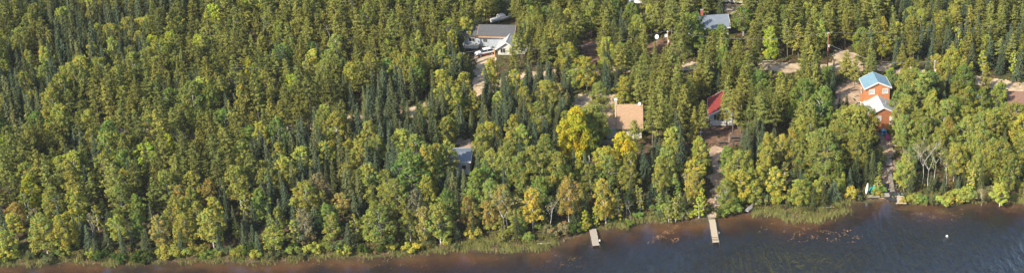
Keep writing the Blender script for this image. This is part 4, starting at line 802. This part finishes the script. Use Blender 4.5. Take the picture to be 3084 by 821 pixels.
SEDGE = [([(1400,722),(1500,726),(1600,715),(1690,718),(1700,728),(1640,750),(1560,758),(1450,762),(1400,757)], 3400, 2.0), ([(1820,655),(1905,640),(1945,645),(1935,668),(1880,690),(1820,692)], 700, 2), ([(1925,640),(2010,640),(2012,675),(1950,672)], 600, 1.4),
 ([(2262,622),(2330,628),(2400,632),(2470,600),(2520,590),(2560,592),(2556,618),(2530,655),(2490,664),(2450,674),(2400,666),(2330,652),(2262,640)], 4300, 3.4), ([(3012,572),(3090,560),(3200,560),(3200,618),(3084,622),(3040,616),(3012,600)], 2600, 3), ([(2710,592),(2850,596),(3010,585),(3010,604),(2900,614),(2780,618),(2715,612)], 1400, 1.2),
 ([(0,770),(400,765),(700,765),(1000,752),(1400,722),(1400,756),(1200,772),(1000,782),(800,798),(600,796),(300,800),(0,806)], 4200, 2.0)]
XX, YY = [], []
for pl, n, out_ in SEDGE:
    X, Y, D = scatter(n, pl); k = (D > -out_*rng.uniform(0, 1, len(D))) & (np.sin(X*.8)*np.sin(Y*1.3+X*.4)+rng.uniform(-.9, .9, len(X)) > .16); XX.append(X[k]); YY.append(Y[k])
blades('sedge', np.concatenate(XX), np.concatenate(YY), .85, .028, [(.26,.28,.08),(.32,.31,.10),(.18,.21,.06),(.34,.27,.12),(.15,.15,.05)], 6)
# undergrowth over the whole forest floor
X = rng.uniform(-225, 95, 90000); Y = rng.uniform(215, 450, 90000); D = sdist(X, Y); k = (D > .7) & (X > -2300/F*Y*1.08) & (X < 900/F*Y*1.1); X, Y, D = X[k], Y[k], D[k]
cl = np.zeros(len(X), bool); cl |= polydist(ROAD, X, Y, False) < 3.0
for kk, pw in CW.items(): cl |= inside(pw, X, Y)
k = ((~cl) | (rng.uniform(0, 1, len(X)) < .10)) & ((np.sin(X*.35)*np.sin(Y*.31+X*.12)+rng.uniform(-.9, .9, len(X)) > -.1) | (D < 7)); X, Y, D = X[k], Y[k], D[k]; Z = heights(X, Y); n = len(X)
print('undergrowth tufts', n); per = 4; X = np.repeat(X, per)+rng.normal(0,.28,n*per); Y = np.repeat(Y, per)+rng.normal(0,.28,n*per); D = np.repeat(D, per); Z = np.repeat(Z, per)+rng.uniform(.03, .45, n*per)*np.where(D < 6, 1.7, 1.0)
nr = rng.normal(0, .6, (n*per, 3)); nr[:,2] += .8; v, q = cards(np.stack([X, Y, Z], 1), rng.uniform(.14,.38, n*per), nr, 1.3)
uh = np.array([(.085,.10,.025),(.13,.14,.035),(.20,.19,.05),(.06,.08,.022),(.24,.15,.05),(.17,.09,.05)])[np.minimum(5, (rng.uniform(0, 1, n*per)**1.3*6).astype(int))]
o = tag(link('undergrowth', np_mesh('undergrowth', v, q, M['leaf'], uh*rng.uniform(.7, 1.3, (n*per, 1)))), kind='stuff'); o.color = (1,1,1,1)
# floating leaves
def pads(pl, n, hues, size):
    X, Y, D = scatter(n, pl); k = (D < -1.0) & (np.sin(X*1.1+Y*.5)*np.sin(Y*1.7-X*.3)+rng.uniform(-1.1, .9, len(X)) > .6); X, Y = X[k], Y[k]; n = len(X); v = []
    a = rng.uniform(0, 6.28, n); s = size*.8*rng.uniform(.45, 1.1, n); t = .012+rng.uniform(0, .01, n)
    for j in range(4): v.append(np.stack([X+s*np.cos(a+j*1.57), Y+s*.8*np.sin(a+j*1.57), t+rng.uniform(0,.02,n)], 1))
    return np.stack(v, 1).reshape(-1, 3), np.array(hues)[rng.integers(0, len(hues), n)]*rng.uniform(.7, 1.25, (n, 1))
PV, PT = [], []
br = [(.32,.19,.10),(.38,.25,.14),(.22,.13,.06)]; gr = [(.13,.12,.03),(.20,.17,.05),(.24,.16,.06)]
for pl, n, hu, sz in (([(2360,690),(2440,680),(2470,712),(2430,728),(2380,718)], 260, br, .17), ([(2460,690),(2580,690),(2600,706),(2560,730),(2480,722)], 420, br, .17), ([(1950,700),(2040,690),(2045,725),(1990,733),(1952,718)], 700, br, .14), ([(2280,670),(2400,675),(2410,700),(2290,700)], 300, gr, .15),
 ([(2740,640),(2900,622),(2905,645),(2820,668),(2750,660)], 900, gr+br, .13), ([(1620,775),(1780,762),(1790,785),(1640,805)], 500, gr+br, .13), ([(1400,780),(1500,770),(1520,800),(1410,815)], 220, gr, .13), ([(2025,672),(2050,668),(2048,690),(2030,690)], 90, br, .12), ([(3010,622),(3084,616),(3084,640),(3020,640)], 240, br, .13), ([(2560,645),(2600,640),(2600,660),(2570,662)], 80, gr, .14), ([(900,790),(1300,775),(1300,805),(900,815)], 600, gr+br, .13)):
    v, t = pads(pl, n, hu, sz); PV.append(v); PT.append(t)
v = np.vstack(PV); o = tag(link('lily_pads', np_mesh('lily_pads', v, np.arange(len(v)).reshape(-1, 4), M['lily'], np.vstack(PT))), kind='stuff'); o.color = (1,1,1,1)
# shrubs along the bank, each a plant of its own
random.seed(21); SHR = [(1426,712,2.2,'golden'),(1440,700,1.6,YG),(1480,690,1.7,YG),(1520,712,1.8,OG),(1565,716,1.5,OG),(1592,722,1.6,FG),(1630,690,2.0,OG),(1655,708,2.2,GR),(1700,700,2.2,GR),(1730,695,2.2,DG),(1758,690,1.8,OG),(1975,640,1.6,FG),(1992,650,2.2,GG),(2010,645,2.2,YG),(2035,655,2.2,OG),(2060,655,1.8,GG),(2082,652,1.6,YG),(1845,670,1.4,DG),(1895,676,1.2,FG),(2172,648,1.5,DG),(2190,640,2.0,FG),(2210,632,2.2,FG),(2226,622,1.8,DG),(2296,612,2.9,GG),(2340,615,1.6,YG),(2388,610,1.8,GR),(2420,612,1.8,YG),(2450,604,1.8,YG),(2565,595,2.5,'golden'),(2585,602,1.6,GG),(2550,580,1.8,YG),(2650,580,1.8,FG),(2640,588,1.4,OG),(2745,608,1.8,OG),(2775,608,1.9,FG),(2805,612,1.8,GG),(2835,612,1.8,YG),(2862,608,2.0,'golden'),(2885,605,2.2,OG),(2920,602,2.6,OG),(2950,600,2.4,GR),(2975,596,2.6,GR),(2720,610,1.3,'golden'),(1790,672,1.4,DG),(1925,655,1.4,FG),(2992,590,2,'golden'),(2905,590,2.4,YG),(3040,570,1.8,DG),(3070,560,1.8,OG)]
x = -60
while x < 1400: SHR.append((x, float(np.interp(x, [a for a, _ in SH], [b_ for _, b_ in SH]))-random.uniform(6,26), random.uniform(1.3,2.4), random.choice((OG,YG,FG,GG,DG)))); x += random.uniform(20,60)
sl = {}
for px, py, hh, hue in SHR:
    if px < 1407: lb = None; lm = 'the shore beyond the low grey cottage'
    x, y, z = on(px, py)
    lm = min(LM, key=lambda k: math.hypot(LM[k][0]-x, LM[k][1]-y)) if px > 1407 else 'the grey plank dock'
    sl.setdefault((hue, lm, px > 1407), []).append((math.hypot(LM[lm][0]-x, LM[lm][1]-y), x, y, z, hh))
for (hue, lm, inn), l in sl.items():
    l.sort()
    for r, (dd, x, y, z, hh) in enumerate(l):
        if inn: lb = '%s shrub on the bank, %s to %s' % (hue, (ORD+['fourth nearest','fifth nearest','sixth nearest'])[min(r,5)], lm); g = 'shrubs along the bank'
        else: lb = '%s shrub on the shore far to the left of %s' % (hue, lm); g = '%s shrubs on the far left shore' % hue
        p = random.choice(PRO['shrub']); e = thing('shrub', lb, 'shrub', (x, y, z-.05), random.uniform(0, 6.28), g); s = hh/1.8; e.scale = (s*random.uniform(.9,1.3), s*random.uniform(.9,1.3), s)
        link('stems', p[0], e); c = link('foliage', p[1], e); c.color = (*jitter(hue), 1)
# ------------------------------------------------------------------ daylight
SUN_EL, SUN_AZ = math.radians(37), math.radians(224)      # azimuth clockwise from +Y: behind the camera's left shoulder
w = bpy.data.worlds.new('World'); S.world = w; w.use_nodes = True; nt = w.node_tree; bg = nt.nodes['Background']
sky = nt.nodes.new('ShaderNodeTexSky'); sky.sky_type = 'NISHITA'; sky.sun_disc = False; sky.sun_elevation = SUN_EL; sky.sun_rotation = SUN_AZ; sky.air_density = 1.0; sky.dust_density = 1.2
nt.links.new(sky.outputs[0], bg.inputs[0]); bg.inputs[1].default_value = .14
sd = Vector((math.sin(SUN_AZ)*math.cos(SUN_EL), math.cos(SUN_AZ)*math.cos(SUN_EL), math.sin(SUN_EL)))
l = bpy.data.lights.new('sun', 'SUN'); l.energy = 4.6; l.angle = math.radians(.5); l.color = (1, .92, .76)
lo = bpy.data.objects.new('sun', l); COL.objects.link(lo); lo.rotation_euler = sd.to_track_quat('Z', 'Y').to_euler(); lo.location = (-80, 100, 200)
m, nt, out = mat('thin_haze'); pv = N(nt, 'VolumePrincipled', i_Density=.00005); pv.inputs['Color'].default_value = (.86,.90,.95,1); pv.inputs['Anisotropy'].default_value = .1; nt.links.new(pv.outputs[0], out.inputs['Volume'])
tag(MB().box((0,200,70), (9800,9800,175)).build('haze', m), kind='stuff')
S.view_settings.view_transform = 'Standard'; S.view_settings.look = 'None'; S.view_settings.exposure = .98; S.view_settings.gamma = 1
S.render.engine = 'CYCLES'; S.cycles.max_bounces = 6; S.cycles.transparent_max_bounces = 12; S.cycles.volume_bounces = 0
S.render.resolution_x = 1024; S.render.resolution_y = 272
